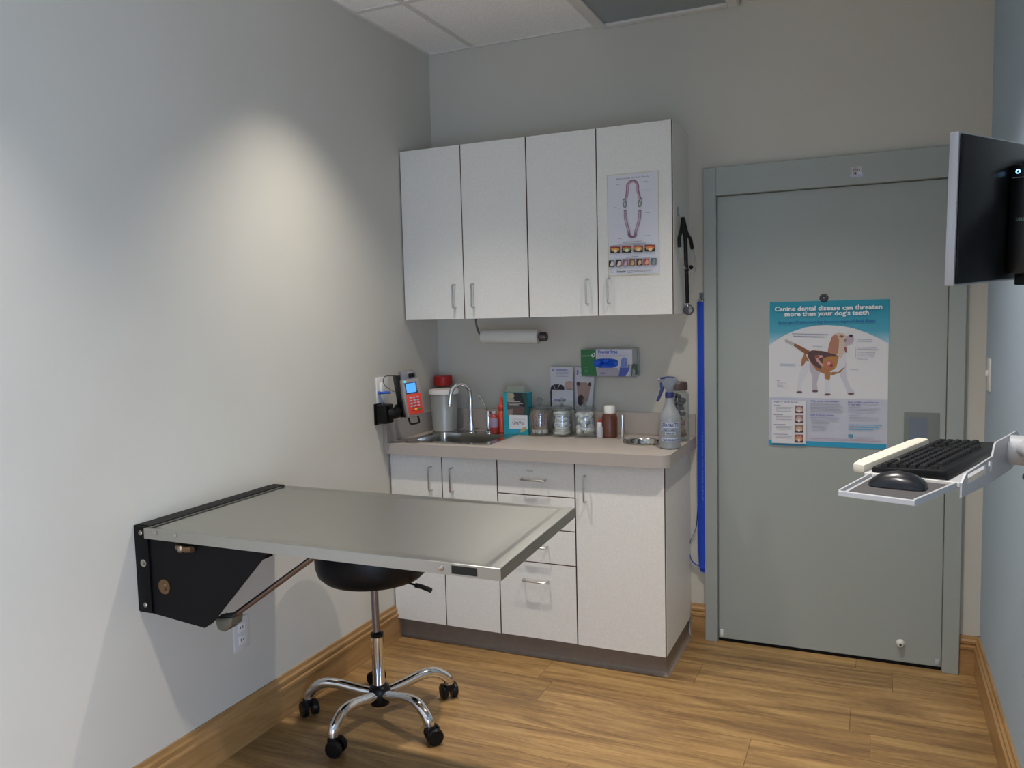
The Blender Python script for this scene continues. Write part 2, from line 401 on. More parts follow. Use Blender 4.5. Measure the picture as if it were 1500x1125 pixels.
MB().ball((1.887, -.004, 1.572), .006).build('viewer_lens', chrome, dr)
b = MB(); b.lathe([(.017, 0), (.017, .006), (.012, .012), (.010, .022), (.004, .022)], (2.203, 0, .095), (0, -1, 0)); b.build('bumper', white, dr)
MB().ball((2.203, -.023, .095), .005, 10).build('bumper_screw', mat('dark_ring', '3c3c44', .4), dr)
MB().box((1.447, -.012, .02), (1.462, 0, .055), .003).build('corner_guard', white, dr)
MB().box((2.335, -.006, .02), (2.352, 0, .045), .002).build('corner_guard', greym, dr)
MB().box((D1+.002, -.002, .0), (D2-.002, .03, .0115)).build('door_sweep', blackm, dr, smooth=False)
# sticker on door header
st = tag(MB().box((1.992, -.0288, 2.066), (2.030, -.0282, 2.108)).build('sticker', ink('c0c3c8'), smooth=False, origin=(2.011, -.0285, 2.066)), 'small pale sticker of a cat and a dog on the door frame header', 'sticker')
F = Flat(lambda u, v: Vector((1.986+u*.001, -.0288, 2.112-v*.001)), (0, -1, 0))
F.rect(0, 34, 50, 47, 'b9bdd6'); F.poly([(12, 36), (10, 18), (14, 8), (20, 4), (27, 8), (28, 18), (31, 36)], 'b7a9a4'); F.poly([(28, 36), (30, 22), (34, 16), (40, 17), (43, 28), (45, 36)], 'cfd2d6'); F.rect(17, 28, 24, 36, '2c2a33'); F.ell(29, 18, 2, 3, '33363f'); F.ell(36, 20, 3, 2.5, '3c465e'); F.ell(14, 17, 1.6, 2, '454549'); F.ell(22, 17, 1.6, 2, '454549')
F.build('picture', st)
# light switch on right wall, outlet on left wall
t = thing('light_switch', 'white light switch plate on the blue wall beside the door', 'light switch', (XR, -.125, 1.256))
MB().box((XR-.006, -.162, 1.193), (XR, -.088, 1.320), .002).build('plate', white, t)
MB().box((XR-.016, -.131, 1.252), (XR-.006, -.119, 1.275), .002).build('toggle', white, t)
t = thing('wall_outlet', 'white duplex outlet low on the left wall under the exam table', 'outlet', (0, -1.535, .41))
MB().box((0, -1.575, .348), (.005, -1.497, .470), .002).build('plate', mat('pale_plate', 'd2d0cc', .5), t)
for z in (.386, .432):
    MB().box((.005, -1.552, z-.016), (.007, -1.520, z+.016), .002).build('receptacle', white, t)
    for y in (-1.542, -1.530): MB().box((.007, y-.0015, z-.004), (.0075, y+.0015, z+.006)).build('slot', blackp, t, smooth=False)
t = thing('wall_outlet', 'white wall plate on the left wall behind the card terminal', 'outlet', (0, -.55, 1.19))
MB().box((0, -.598, 1.125), (.005, -.50, 1.262), .002).build('plate', white, t)
MB().box((.005, -.57, 1.15), (.012, -.535, 1.235), .002).build('insert', white, t)
# ------------------------------------------------------------------ cabinets
def pull(parent, a, c, n=(0, -1, 0), so=.032, r=.0042):
    a = Vector(a); c = Vector(c); n = Vector(n); d = (c-a).normalized()
    pts = [a, a+n*so*.7, a+n*so*.93+d*.003, a+n*so+d*.010, (a+c)/2+n*so, c+n*so-d*.010, c+n*so*.93-d*.003, c+n*so*.7, c]
    return MB().tube(pts, r, 8).build('handle', pullm, parent)
def slab(name, parent, x0, x1, z0, z1, y, th=.019):
    o = MB().box((x0, y, z0), (x1, y+th, z1), .0008, 1).build(name, [lamm, edgem], parent, smooth=False)
    for p in o.data.polygons:
        if abs(p.normal.y) < .9: p.material_index = 1
    return o
UZ0, UZ1, UY = 1.519, 2.322, -.3236
W = 1.3113; g = .0016
cabs = [(0.004, W/2-.0004, 'left laminate wall cabinet with two doors in the corner above the sink'), (W/2+.0004, W, 'right laminate wall cabinet with two doors and a taped dental chart')]
UC = []
for k, (x0, x1, lab) in enumerate(cabs):
    t = thing('wall_cabinet', lab, 'cabinet', ((x0+x1)/2, -.15, UZ0)); UC.append(t)
    b = MB(); th = .018; yb = UY+.021
    b.box((x0, yb, UZ0), (x0+th, -.001, UZ1)); b.box((x1-th, yb, UZ0), (x1, -.001, UZ1)); b.box((x0+th, yb, UZ0), (x1-th, -.001, UZ0+th)); b.box((x0+th, yb, UZ1-th), (x1-th, -.001, UZ1)); b.box((x0+th, -.01, UZ0+th), (x1-th, -.001, UZ1-th))
    b.build('carcass', lamm, t, smooth=False)
    xm = W*(.25 if k == 0 else .75)
    for i, (a_, c_) in enumerate(((x0+g, xm-g), (xm+g, x1-g))):
        d = slab('door', t, a_, c_, UZ0, UZ1-.001, UY)
        hx = xm-.046 if i == 0 else xm+.052
        pull(d, (hx, UY, 1.572), (hx, UY, 1.680))
# dental chart on last door
sh = tag(MB().box((1.030, UY-.0012, 1.686), (1.256, UY-.0004, 2.119)).build('dental_chart', mat('aged_laminate_edge', 'cfc9ad', .4), smooth=False, origin=(1.143, UY-.001, 1.686)), 'laminated dental chart with pink jaw drawings taped to the cabinet door', 'poster')
CW = [(1.034, UY-.0012, 2.115), (1.252, UY-.0012, 2.115), (1.252, UY-.0012, 1.692), (1.034, UY-.0012, 1.692)]
f = bilin([(65, 112), (552, 72), (572, 1058), (92, 1083)], CW)
F = Flat(f, (0, -1, 0))
F.poly([(65, 112), (552, 72), (572, 1058), (92, 1083)], 'd6d7df')
def arch(pts, wd, col):
    for i in range(len(pts)-1): F.line(*pts[i], *pts[i+1], wd, col)
    for p in pts: F.ell(p[0], p[1], wd/2, wd/2, col, 10)
up_l = [(242, 405), (240, 360), (256, 310), (262, 250), (262, 205), (285, 172), (316, 162), (345, 172), (362, 205), (362, 250), (378, 310), (392, 355), (385, 400)]
arch(up_l, 27, '9c7288'); arch([(p[0]+(3 if p[0] < 316 else -3), p[1]+4) for p in up_l], 13, 'c79fb2')
for a_, w_ in (((240, 385), 24), ((232, 355), 16), ((385, 380), 24), ((396, 350), 16)): F.ell(a_[0], a_[1], w_*.8, w_*1.5, '6f7b78'); F.ell(a_[0], a_[1]+4, w_*.4, w_*.9, 'b9c2c0')
for s_ in (-1, 1):
    arch([(316+s_*72, 450), (316+s_*70, 520), (316+s_*52, 590), (316+s_*34, 650), (316+s_*30, 690)], 26, '94788c')
    arch([(316+s_*72, 460), (316+s_*70, 520), (316+s_*52, 590), (316+s_*34, 650)], 12, 'bfb0bc')
arch([(288, 685), (305, 702), (318, 706), (335, 702), (350, 685)], 24, '8a6278')
for k in range(9): F.ell(292+k*7, 168-8*math.sin(k/8*PI), 3, 4, '6b5563', 8); F.ell(290+k*7, 694+10*math.sin(k/8*PI), 3, 4, '5b4553', 8)
for (u, v, l) in ((155, 200, 28), (430, 170, 32), (437, 252, 38), (138, 420, 24), (452, 470, 30), (152, 590, 36), (462, 690, 28), (178, 722, 30)):
    F.line(u, v, u+l, v, 4, '8b8b97')
    F.line(u+l if u < 300 else u, v, (u+l+45) if u < 300 else u-40, v+(15 if u < 300 else -4), 1.2, 'a9a9b5')
for k, (u0, u1, c1, c2) in enumerate(((107, 202, '9a3327', 'd69a45'), (219, 311, 'a8392c', '8d9a52'), (331, 424, 'a04a2a', 'dc9a4c'), (441, 537, 'a3352a', 'd98a48'))):
    y_ = 800-k*6; F.rect(u0, y_, u1, y_+64, '2a211f'); F.rect(u0+3, y_+3, u1-3, y_+30, c1)
    F.poly([(u0+5, y_+22), ((u0+u1)/2, y_+12), (u1-5, y_+22), (u1-12, y_+40), ((u0+u1)/2+8, y_+54), (u0+16, y_+44)], c2); F.ell((u0+u1)/2+4, y_+42, 18, 14, 'e6d5a8')
for k, (u0, c1, c2) in enumerate(((94, '251d1f', 'd8c9c6'), (162, '241b1e', 'dccabd'), (228, '86606c', 'c9a9b2'), (294, '7a5a44', 'c9a27a'), (363, '47302b', 'cda68c'), (430, '9b4a3a', 'e2a489'), (499, '5a666a', '8d989c'))):
    y_ = 934-k*4; F.rect(u0, y_, u0+56, y_+64, c1); F.poly([(u0+12, y_+54), (u0+26, y_+12), (u0+46, y_+14), (u0+50, y_+44), (u0+34, y_+60)], c2)
    F.line(u0+18, y_+75, u0+42, y_+74, 4, 'aaaab3')
for (u0, u1, v, wd) in ((230, 412, 752, 6), (180, 456, 770, 5), (130, 510, 782, 3), (262, 380, 898, 6), (150, 495, 914, 4), (276, 520, 1030, 4), (280, 500, 1040, 4), (278, 365, 1050, 4)): F.line(u0, v+8, u1, v-6, wd, '8f8f9c')
F.line(128, 792, 512, 772, 2, 'c08b8b'); F.line(112, 1020, 122, 1040, 4, 'b3b3bc'); F.line(112, 1055, 146, 1052, 4, 'b3b3bc')
F.build('picture', sh)
text("Make Your Dog's Oral Health a Priority", .0085, f(310, 138)+Vector((0, -.0030, 0)), (1, 0, .0), (0, 0, 1), '5d5a66', sh, width=.142)
text("Greenies", .0125, f(214, 1052)+Vector((0, -.0030, 0)), (1, 0, 0), (0, 0, 1), '4a5a50', sh, width=.040, bold=.0004)
# stethoscope hook + stethoscope on cabinet side
sx = W
t = thing('adhesive_hook', 'small clear adhesive hook on the side of the wall cabinet', 'hook', (sx, -.225, 1.93))
MB().box((sx, -.233, 1.935), (sx+.004, -.213, 1.975), .0015).build('backing', clear('hook_plastic', (.8, .85, .9, 1), .1), t)
MB().tube([(sx+.004, -.223, 1.945), (sx+.010, -.223, 1.930), (sx+.022, -.223, 1.926), (sx+.026, -.223, 1.936)], .003, 8, 4).build('prong', acry, t)
t = thing('stethoscope', 'black stethoscope with chrome ear tubes hanging on the wall cabinet side', 'stethoscope', (sx+.015, -.15, 1.53))
X = sx+.019
MB().tube([(X, -.22, 1.930), (X+.006, -.195, 1.85), (X+.006, -.180, 1.76), (X+.006, -.165, 1.66), (X+.004, -.145, 1.566)], .0085, 10, 4).build('tubing', blackp, t)
for pts in (([(X+.003, -.222, 1.925), (X+.002, -.252, 1.87), (X-.002, -.272, 1.84), (X-.002, -.268, 1.80)]), ([(X+.004, -.218, 1.925), (X+.006, -.165, 1.87), (X+.012, -.115, 1.845), (X+.014, -.085, 1.805)])):
    MB().tube(pts, .008, 10, 5).build('yoke_branch', blackp, t)
MB().tube([(X-.002, -.268, 1.802), (X, -.240, 1.755), (X+.004, -.205, 1.720), (X+.010, -.190, 1.712)], .0026, 8, 5).build('ear_tube', chrome, t)
MB().tube([(X+.014, -.085, 1.807), (X+.018, -.048, 1.765), (X+.02, -.038, 1.727), (X+.02, -.062, 1.706), (X+.018, -.098, 1.702)], .0026, 8, 5).build('ear_tube', chrome, t)
MB().ball((X+.012, -.186, 1.708), .009, 12, (1, 1.2, .9)).build('ear_tip', blackp, t)
MB().ball((X+.018, -.132, 1.722), .010, 12, (1, 1.1, 1)).build('ear_tip', blackp, t)
h = MB(); h.lathe([(.006, -.024), (.006, -.004), (.021, 0), (.023, .004), (.023, .010), (.019, .012), (0, .012)], (X+.002, -.125, 1.535), (.55, -.8, .1)); h.build('chest_piece', mat('dark_ring', '3c3c44', .4), t)
MB().lathe([(.0195, .0125), (.0195, .0145), (0, .0150)], (X+.002, -.125, 1.535), (.55, -.8, .1)).build('diaphragm', mat('diaphragm', '55555c', .4), t)
MB().lathe([(.014, -.026), (.018, -.022), (.018, -.016), (.008, -.012)], (X-.004, -.150, 1.537), (-.7, -.6, .1)).build('bell', chrome, t)
MB().cyl((X+.003, -.143, 1.572), (X+.002, -.136, 1.552), .0045).build('stem', chrome, t)
# base cabinets
BY = -.510; BZ0 = .099; BZ1 = .8985
XB = [0.006, .561, .926, 1.3125]
labs = ['two-door laminate base cabinet under the sink', 'laminate drawer base cabinet with four wire-pull drawers', 'single-door laminate base cabinet at the right end']
for k in range(3):
    x0, x1 = XB[k]+(.0004 if k else 0), XB[k+1]-.0004
    t = thing('base_cabinet', labs[k], 'cabinet', ((x0+x1)/2, -.25, 0)); yb = BY+.021; th = .018
    b = MB()
    b.box((x0, yb, BZ0), (x0+th, -.001, BZ1+.003)); b.box((x1-th, yb, BZ0), (x1, -.001, BZ1+.003)); b.box((x0+th, yb, BZ0), (x1-th, -.001, BZ0+th)); b.box((x0+th, -.012, BZ0+th), (x1-th, -.001, BZ1)); b.box((x0+th, yb, BZ1-.02), (x1-th, yb+.05, BZ1+.003))
    b.box((x0, yb+.035, 0), (x1-(.014 if k == 2 else 0), -.001, BZ0))
    o = b.build('carcass', lamm if k == 2 else carcm, t, smooth=False)
    if k == 0:
        for i, (a_, c_) in enumerate(((x0+g, .282-g), (.282+g, x1-g))):
            d = slab('door', t, a_, c_, BZ0+.002, BZ1, BY); hx = .228 if i == 0 else .338
            pull(d, (hx, BY, .738), (hx, BY, .847))
    elif k == 1:
        zz = [BZ1, .7465, .5985, .4475, BZ0+.002]
        for i in range(4):
            d = slab('drawer', t, x0+g, x1-g, zz[i+1]+g, zz[i]-g, BY); hz = [.818, .672, .523, .368][i]
            pull(d, (.682, BY, hz), (.796, BY, hz))
            if i == 0: MB().box((.700, BY-.0006, .851), (.735, BY, .855)).build('label_strip', ink('bdb9b2'), d, smooth=False)
    else:
        d = slab('door', t, x0+g, x1-.001, BZ0+.002, BZ1, BY); pull(d, (.975, BY, .736), (.975, BY, .847))
# cove base (toe kick) round the front and the right side
b = MB()
prof = [(0, .098), (.003, .098), (.003, .018), (.007, .007), (.016, .001), (.016, 0), (0, 0)]
path = [((.006, BY+.053), (0, -1)), ((1.298, BY+.053), (0.7071*1.414, -0.7071*1.414)), ((1.298, -.0), (1, 0))]
rings = [[b.b.verts.new((p[0]+n[0]*d, p[1]+n[1]*d, z)) for d, z in prof] for p, n in path]
for p_, q_ in zip(rings, rings[1:]):
    for i in range(len(prof)): b.b.faces.new([p_[i], p_[(i+1) % len(prof)], q_[(i+1) % len(prof)], q_[i]])
b.b.faces.new(rings[0]); b.b.faces.new(rings[-1][::-1])
struct(b.build('trim_2', toem, smooth=False))
struct(MB().box((0.0, BY+.02, .0), (.0058, -.0, .90)).build('trim_3', mat('filler', 'a08d82', .6), smooth=False))
# ------------------------------------------------------------------ counter
CZ = .955
def arc(cx, cy, r, a0, a1, n=8): return [(cx+r*math.cos(a0+(a1-a0)*i/n), cy+r*math.sin(a0+(a1-a0)*i/n)) for i in range(n+1)]
outer = [(.001, -.001), (.001, -.553)] + arc(1.340-.045, -.553+.045, .045, -PI/2, 0) + [(1.340, -.001)]
sk = (.100, -.475, .500, -.175)
def rrect(x0, y0, x1, y1, r, n=5):
    return arc(x1-r, y0+r, r, -PI/2, 0, n)+arc(x1-r, y1-r, r, 0, PI/2, n)+arc(x0+r, y1-r, r, PI/2, PI, n)+arc(x0+r, y0+r, r, PI, 1.5*PI, n)
chute = (1.152, -.232, .080)
hole2 = [(chute[0]+chute[2]*math.cos(2*PI*i/32), chute[1]+chute[2]*math.sin(2*PI*i/32)) for i in range(32)]
ct = thing('countertop', 'taupe laminate countertop with backsplash over the base cabinets', 'countertop', (.66, -.28, CZ-.05))
b = MB(); b.plate(outer, [rrect(*sk, .03), hole2], CZ-.012, CZ); b.plate([(.001, -.53), (.001, -.553)] + arc(1.340-.045, -.553+.045, .045, -PI/2, 0) + [(1.340, -.001), (1.3205, -.001), (1.3205, -.53)], [], CZ-.052, CZ-.0122)
b.build('top', ctrm, ct, smooth=False)
MB().box((.001, -.020, CZ), (1.340, -.001, CZ+.104), .0015, 1).build('backsplash', ctrm, ct, smooth=False)
MB().box((.001, -.553, CZ), (.020, -.0205, CZ+.100), .0015, 1).build('side_splash', ctrm, ct, smooth=False)
# sink
sk_t = thing('sink', 'small stainless drop-in sink at the left of the counter', 'sink', (.3, -.3, CZ))
b = MB(); ro = rrect(.080, -.505, .520, -.110, .02); ri = rrect(.118, -.470, .482, -.205, .035)
b.plate(ro, [ri], CZ+.0004, CZ+.004); b.build('rim', steelp, sk_t)
b = MB(); R1 = rrect(.118, -.470, .482, -.205, .035); R2 = rrect(.126, -.462, .474, -.213, .05); R3 = rrect(.15, -.44, .45, -.235, .05)
def loft(b, loops, cap=True):
    rs = [[b.b.verts.new(p) for p in lp] for lp in loops]
    for p, q in zip(rs, rs[1:]):
        n = len(p)
        for i in range(n): b.b.faces.new([p[i], p[(i+1) % n], q[(i+1) % n], q[i]])
    if cap: b.b.faces.new(rs[-1])
loft(b, [[(p[0], p[1], CZ+.003) for p in R1], [(p[0], p[1], CZ-.13) for p in R2], [(p[0], p[1], CZ-.15) for p in R3]])
b.build('bowl', steelp, sk_t)
MB().lathe([(.028, 0), (.026, .003), (.012, .001), (0, .001)], (.30, -.335, CZ-.150)).build('drain', chrome, sk_t)
# faucet
t = thing('faucet', 'chrome gooseneck faucet behind the sink', 'faucet', (.262, -.160, CZ+.004))
MB().lathe([(.026, 0), (.026, .006), (.018, .010), (.015, .03), (.0125, .05)], (.262, -.160, CZ+.004)).build('base', chrome, t)
MB().tube([(.262, -.160, CZ+.04), (.262, -.160, CZ+.12), (.262, -.160, CZ+.19), (.256, -.170, CZ+.222), (.238, -.19, CZ+.245), (.215, -.215, CZ+.240), (.198, -.235, CZ+.215), (.192, -.242, CZ+.175), (.190, -.244, CZ+.150)], .0105, 14, 5).build('spout', chrome, t)
MB().cyl((.190, -.244, CZ+.152), (.190, -.244, CZ+.140), .0125).build('aerator', chrome, t)
t = thing('lever_valve', 'chrome lever valve standing right of the gooseneck faucet', 'faucet', (.360, -.160, CZ+.004))
MB().lathe([(.024, 0), (.024, .006), (.019, .010), (.0175, .07), (.016, .09), (.010, .105), (.004, .112)], (.360, -.160, CZ+.004)).build('body', chrome, t)
MB().tube([(.359, -.162, CZ+.108), (.346, -.172, CZ+.140), (.332, -.182, CZ+.172)], .0035, 8, 3).build('lever', chrome, t)
MB().tube([(.332, -.182, CZ+.170), (.326, -.187, CZ+.186), (.320, -.191, CZ+.196)], .007, 10).build('lever_tip', chrome, t)
# ------------------------------------------------------------------ things on the counter
t = thing('canister', 'tall tapered grey canister with a white lid in the counter corner', 'canister', (.104, -.143, CZ))
MB().lathe([(.060, 0), (.062, .003), (.0625, .006), (.061, .010), (.071, .18), (.072, .190)], (.104, -.143, CZ+.0045), n=40).build('body', mat('canister_grey', 'a8a9a4', .35, .25), t)
MB().lathe([(.073, .186), (.0765, .188), (.0765, .203), (.074, .208), (.055, .211), (0, .211)], (.104, -.143, CZ+.0045), n=40).build('lid', white, t)
t = thing('red_lidded_jar', 'clear jar with a red lid standing behind the grey canister', 'jar', (.055, -.05, CZ))
# sits in the corner behind the canister
JX, JY = .053, -.052
t.location = (JX, JY, CZ)
MB().lathe([(.024, .001), (.0265, .005), (.0265, .19), (.0255, .205), (.032, .212), (.034, .2245)], (JX, JY, CZ), n=28).build('body', clear('pink_tint_plastic', (.85, .68, .66, 1), .12), t)
MB().lathe([(.046, .226), (.048, .230), (.047, .270), (.044, .274), (0, .275)], (JX, JY, CZ), n=32).build('lid', mat('red_plastic', 'b3201c', .4), t)
def bottle(name, label, cat, x, y, prof, m_, parts=(), z=CZ+.001):
    t = thing(name, label, cat, (x, y, z)); MB().lathe(prof, (x, y, z), n=24).build('body', m_, t)
    for nm, pr, mm in parts: MB().lathe(pr, (x, y, z), n=20).build(nm, mm, t)
    return t
orange = mat('orange_soap', 'c8482c', .3, coat=.4)
redl = mat('red_liquid', 'a23a36', .3, coat=.4)
t = bottle('soap_bottle', 'orange bottle with a pointed orange cap beside the teal box', 'bottle', .419, -.135, [(.020, 0), (.023, .004), (.023, .085), (.019, .10), (.012, .108)], orange,
       (('cap', [(.014, .108), (.017, .112), (.018, .128), (.008, .142), (.007, .168), (.0045, .178), (0, .178)], mat('orange_cap', 'd2492e', .45)),), z=CZ+.0045)
t = bottle('lotion_bottle', 'low red bottle with a pale printed label beside the faucet lever', 'bottle', .395, -.175, [(.018, 0), (.0205, .004), (.0205, .075), (.014, .09), (.009, .094)], redl,
       (('cap', [(.010, .094), (.011, .096), (.011, .108), (0, .108)], mat('clear_cap', 'b9b2bb', .3)), ('printed_label', [(.0208, .03), (.0209, .031), (.0209, .075), (.0208, .076)], ink('9c8aa4'))), z=CZ+.0045)
# teal box
t = thing('product_box', 'teal display box with a black photo and white label beside the jars', 'box', (.50, -.14, CZ), (0, 0, .04))
BX0, BX1, BY0, BY1, BH = -.055, .072, -.032, .030, .205
teal = mat('teal_card', '1c8f9f', .5)
MB().box((BX0, BY0, 0.001), (BX1, BY1, BH), .0008, 1).build('carton', teal, t, local=True, smooth=False)
W0 = wm(t)
fB = lambda u, v: W0 @ Vector((BX0+(BX1-BX0)*u, BY0, BH*(1-v)))
F = Flat(fB, W0.to_3x3() @ Vector((0, -1, 0)))
F.poly([(.17, 0.0), (1, 0), (1, .56), (.17, .56)], '4a4843'); F.rect(.17, .0, .45, .2, '8a8a7c'); F.poly([(.42, .0), (.75, 0), (.95, .2), (.9, .35), (.6, .3), (.42, .12)], '1a1c26'); F.ell(.36, .07, .1, .06, '9d937c'); F.rect(.3, .36, .8, .52, '5a4340'); F.poly([(.17, .40), (.4, .38), (.35, .56), (.17, .56)], '77706a'); F.poly([(.75, 0), (1, 0), (1, .56), (.8, .56), (.9, .3)], '17423f')
F.rect(.23, .53, .97, .86, 'c9cdd0'); F.poly([(.23, .86)]+[(.23+.6*i/8, .86-.04*math.sin(i/8*PI)) for i in range(9)]+[(.83, .95), (.23, .95)], '1f8fae'); F.ell(.80, .87, .14, .05, 'a39f78', rot=-.4)
for k, (a_, c_, v) in enumerate(((.2, .7, .215), (.18, .8, .255), (.25, .65, .285))): F.line(a_, v, c_, v, .014, 'b5b4ae')
for a_, c_, v in ((.35, .85, .60), (.32, .88, .63)): F.line(a_, v, c_, v, .008, 'a5a9ad')
F.build('picture', t)
text('OraVet', .026, fB(.60, .75)+W0.to_3x3() @ Vector((0, -.002, 0)), W0.to_3x3() @ Vector((1, 0, 0)), (0, 0, 1), '57585c', t, width=.062)
MB().box((BX0+.012, -.020, BH), (BX1-.02, -.018, BH+.028), .0005, 1).build('header_card', mat('photo_card', '7f857c', .5), t, local=True, smooth=False)
# apothecary jars
def jar(x, y, label, kind, r=.0525, h=.125):
    t = thing('glass_jar', label, 'jar', (x, y, CZ), group='glass storage jars on the counter'); z = CZ+.001
    MB().lathe([(r-.006, 0), (r-.001, .003), (r, .008), (r, h-.018), (r-.003, h-.008), (r-.006, h), (r-.009, h), (r-.006, h-.01), (r-.004, h-.02), (r-.004, .010), (0, .008)], (x, y, z), n=36, cap=False).build('body', glass, t)
    MB().lathe([(r-.001, h+.001), (r+.001, h+.004), (r, h+.010), (r-.010, h+.016), (.016, h+.020), (.006, h+.026), (.006, h+.032), (.013, h+.038), (.015, h+.046), (.009, h+.055), (0, h+.057)], (x, y, z), n=36).build('lid', lidglass, t)
    rnd = random.Random(int(x*1000))
    b = MB()
    if kind == 'swab':
        tips = MB()
        for i in range(70):
            a_ = rnd.random()*2*PI; rr = (r-.010)*math.sqrt(rnd.random()); a2 = a_+rnd.uniform(-.5, .5); r2 = min(r-.009, rr*1.12+rnd.uniform(0, .012))
            p = Vector((x+rr*math.cos(a_), y+rr*math.sin(a_), z+.014)); q = Vector((x+r2*math.cos(a2), y+r2*math.sin(a2), z+h-.022+rnd.uniform(-.012, .012)))
            b.cyl(p, q, .0013, 6); d = (q-p).normalized(); tips.cyl(p-d*.002, p+d*.014, .0028, 8)
        tag(b.build('swab_sticks', mat('swab_wood', 'c3a387', .7), t), kind='stuff'); tag(tips.build('swab_tips', mat('cotton', 'eceae6', .9), t), kind='stuff')
    elif kind == 'gauze':
        for i in range(9):
            zz = z+.010+i*.0118; s_ = .029+rnd.uniform(-.002, .002); a_ = rnd.uniform(-.3, .3)
            c_, s2 = math.cos(a_), math.sin(a_)
            pts = [(x+(px*c_-py*s2), y+(px*s2+py*c_), zz) for px, py in ((-s_, -s_), (s_, -s_), (s_, s_), (-s_, s_))]
            b.prism(pts, (rnd.uniform(-.002, .002), rnd.uniform(-.002, .002), .0108), .003)
        tag(b.build('gauze_pads', mat('cotton', 'eceae6', .9), t), kind='stuff')
    else:
        for i in range(46):
            a_ = rnd.random()*2*PI; rr = (r-.019)*math.sqrt(rnd.random()); zz = z+.020+(h-.040)*rnd.random()
            b.ball((x+rr*math.cos(a_), y+rr*math.sin(a_), zz), .0135, 8, (1, 1, rnd.uniform(.85, 1.1)))
        tag(b.build('cotton_balls', mat('cotton', 'eceae6', .9), t), kind='stuff')
    # oval printed label: ring and word, wrapped on the glass, facing the room
    blue = mat('blue_print', '3a55b0', .5); face = math.radians(-66)
    rr = r+.0007
    def wrap(u, v): a_ = face+u/rr; return Vector((x+rr*math.cos(a_), y+rr*math.sin(a_), z+h*.60+v))
    pts = [wrap(.034*math.cos(2*PI*i/36), .026*math.sin(2*PI*i/36)) for i in range(37)]
    MB().tube(pts, .0009, 5, cap=False).build('label_ring', blue, t)
    word = {'swab': 'APPLICATORS', 'gauze': 'GAUZE', 'ball': 'COTTON'}[kind]
    d = Vector((math.cos(face), math.sin(face), 0)); tx = Vector((-math.sin(face), math.cos(face), 0))
    tt = text(word, .011 if kind != 'swab' else .008, Vector((x, y, z+h*.60-.003))+d*(rr), tx, (0, 0, 1), '3a55b0', t, width={'swab': .052, 'gauze': .030, 'ball': .034}[kind])
    for v in tt.data.vertices:   # bend the word round the jar
        p = Vector(v.co)+t.location-Vector((x, y, 0)); u = p.dot(tx); a_ = face+u/rr
        v.co = Vector((x+(rr+.0004)*math.cos(a_), y+(rr+.0004)*math.sin(a_), p.z))-t.location
    return t
jar(.626, -.150, 'glass jar of wooden cotton-tipped applicators beside the teal box', 'swab')
jar(.740, -.152, 'glass jar of white gauze pads, the middle one of three jars', 'gauze')
jar(.853, -.150, 'glass jar of cotton balls beside the small white dropper bottle', 'ball')
bottle('dropper_bottle', 'tiny clear bottle with a red tip between cotton jar and brown bottle', 'bottle', .9265, -.1575, [(.014, 0), (.0155, .002), (.0155, .045), (.012, .052)], mat('cloudy_plastic', 'b4b5bb', .3), (('cap', [(.0115, .052), (.0115, .068), (.007, .072)], mat('white_cap', 'dcdde0', .4)), ('tip', [(.006, .072), (.006, .080), (.003, .094), (0, .094)], mat('red_plastic', 'b3201c', .4))))
bottle('peroxide_bottle', 'brown bottle with a white cap standing left of the steel chute', 'bottle', .965, -.125, [(.034, 0), (.037, .004), (.037, .09), (.032, .105), (.024, .11)], mat('amber_plastic', '5b3120', .3, coat=.3), (('cap', [(.024, .110), (.0255, .112), (.0255, .142), (.023, .146), (0, .146)], white),))
t = thing('chrome_post', 'slim upright chrome cylinder at the left edge of the steel chute', 'post', (1.045, -.20, CZ))
MB().lathe([(.016, .001), (.016, .008), (.009, .014), (.009, .112), (.0105, .113), (.0105, .116), (.005, .117)], (1.048, -.198, CZ), n=20).build('tube', chrome, t)
# waste chute
t = thing('waste_chute', 'round stainless waste chute set into the counter near the spray bottle', 'waste chute', (chute[0], chute[1], CZ))
MB().lathe([(.079, -.03), (.0785, 0), (.079, .001), (.090, .0015), (.091, .004), (.088, .006), (.079, .005), (.076, .001), (.075, -.03)], (chute[0], chute[1], CZ), n=48, cap=False).build('collar', steelp, t)
MB().lathe([(.0745, -.026), (0, -.030)], (chute[0], chute[1], CZ), n=32, cap=False).build('flap', steelp, t)
# spray bottle
sbx, sby = 1.300, -.355
t = thing('spray_bottle', 'grey printed spray bottle with a navy trigger at the counter corner', 'spray bottle', (sbx, sby, CZ)); z = CZ+.001
grp = mat('grey_translucent', '8a8e90', .3, coat=.25)
MB().lathe([(.040, 0), (.0445, .004), (.0455, .012), (.044, .020), (.0455, .028), (.0455, .128), (.043, .140), (.032, .160), (.020, .185), (.0165, .205), (.0155, .222)], (sbx, sby, z), n=36).build('body', grp, t)
navy = mat('navy_plastic', '232c66', .4); gsp = mat('grey_sprayer', '6d737c', .4)
MB().lathe([(.017, .214), (.0185, .216), (.0185, .234), (.015, .238)], (sbx, sby, z), n=24).build('collar', navy, t)
d = Vector((-.97, -.24, 0)); zz = Vector((0, 0, 1)); s0 = Vector((sbx, sby, z)); pn = Vector((.24, -.97, 0))
def side(pts, wd): return [s0+d*u+zz*v-pn*wd/2 for u, v in pts], pn*wd
p_, e_ = side([(.012, .236), (.012, .245), (.028, .262), (.034, .285), (.010, .300), (-.030, .298), (-.036, .285), (-.018, .262), (-.014, .236)], .026); MB().prism(p_, e_, .003).build('head', gsp, t)
p_, e_ = side([(.040, .298), (.006, .3035), (-.022, .301), (-.022, .297), (.034, .292)], .020); MB().prism(p_, e_, .001).build('cap_strip', navy, t)
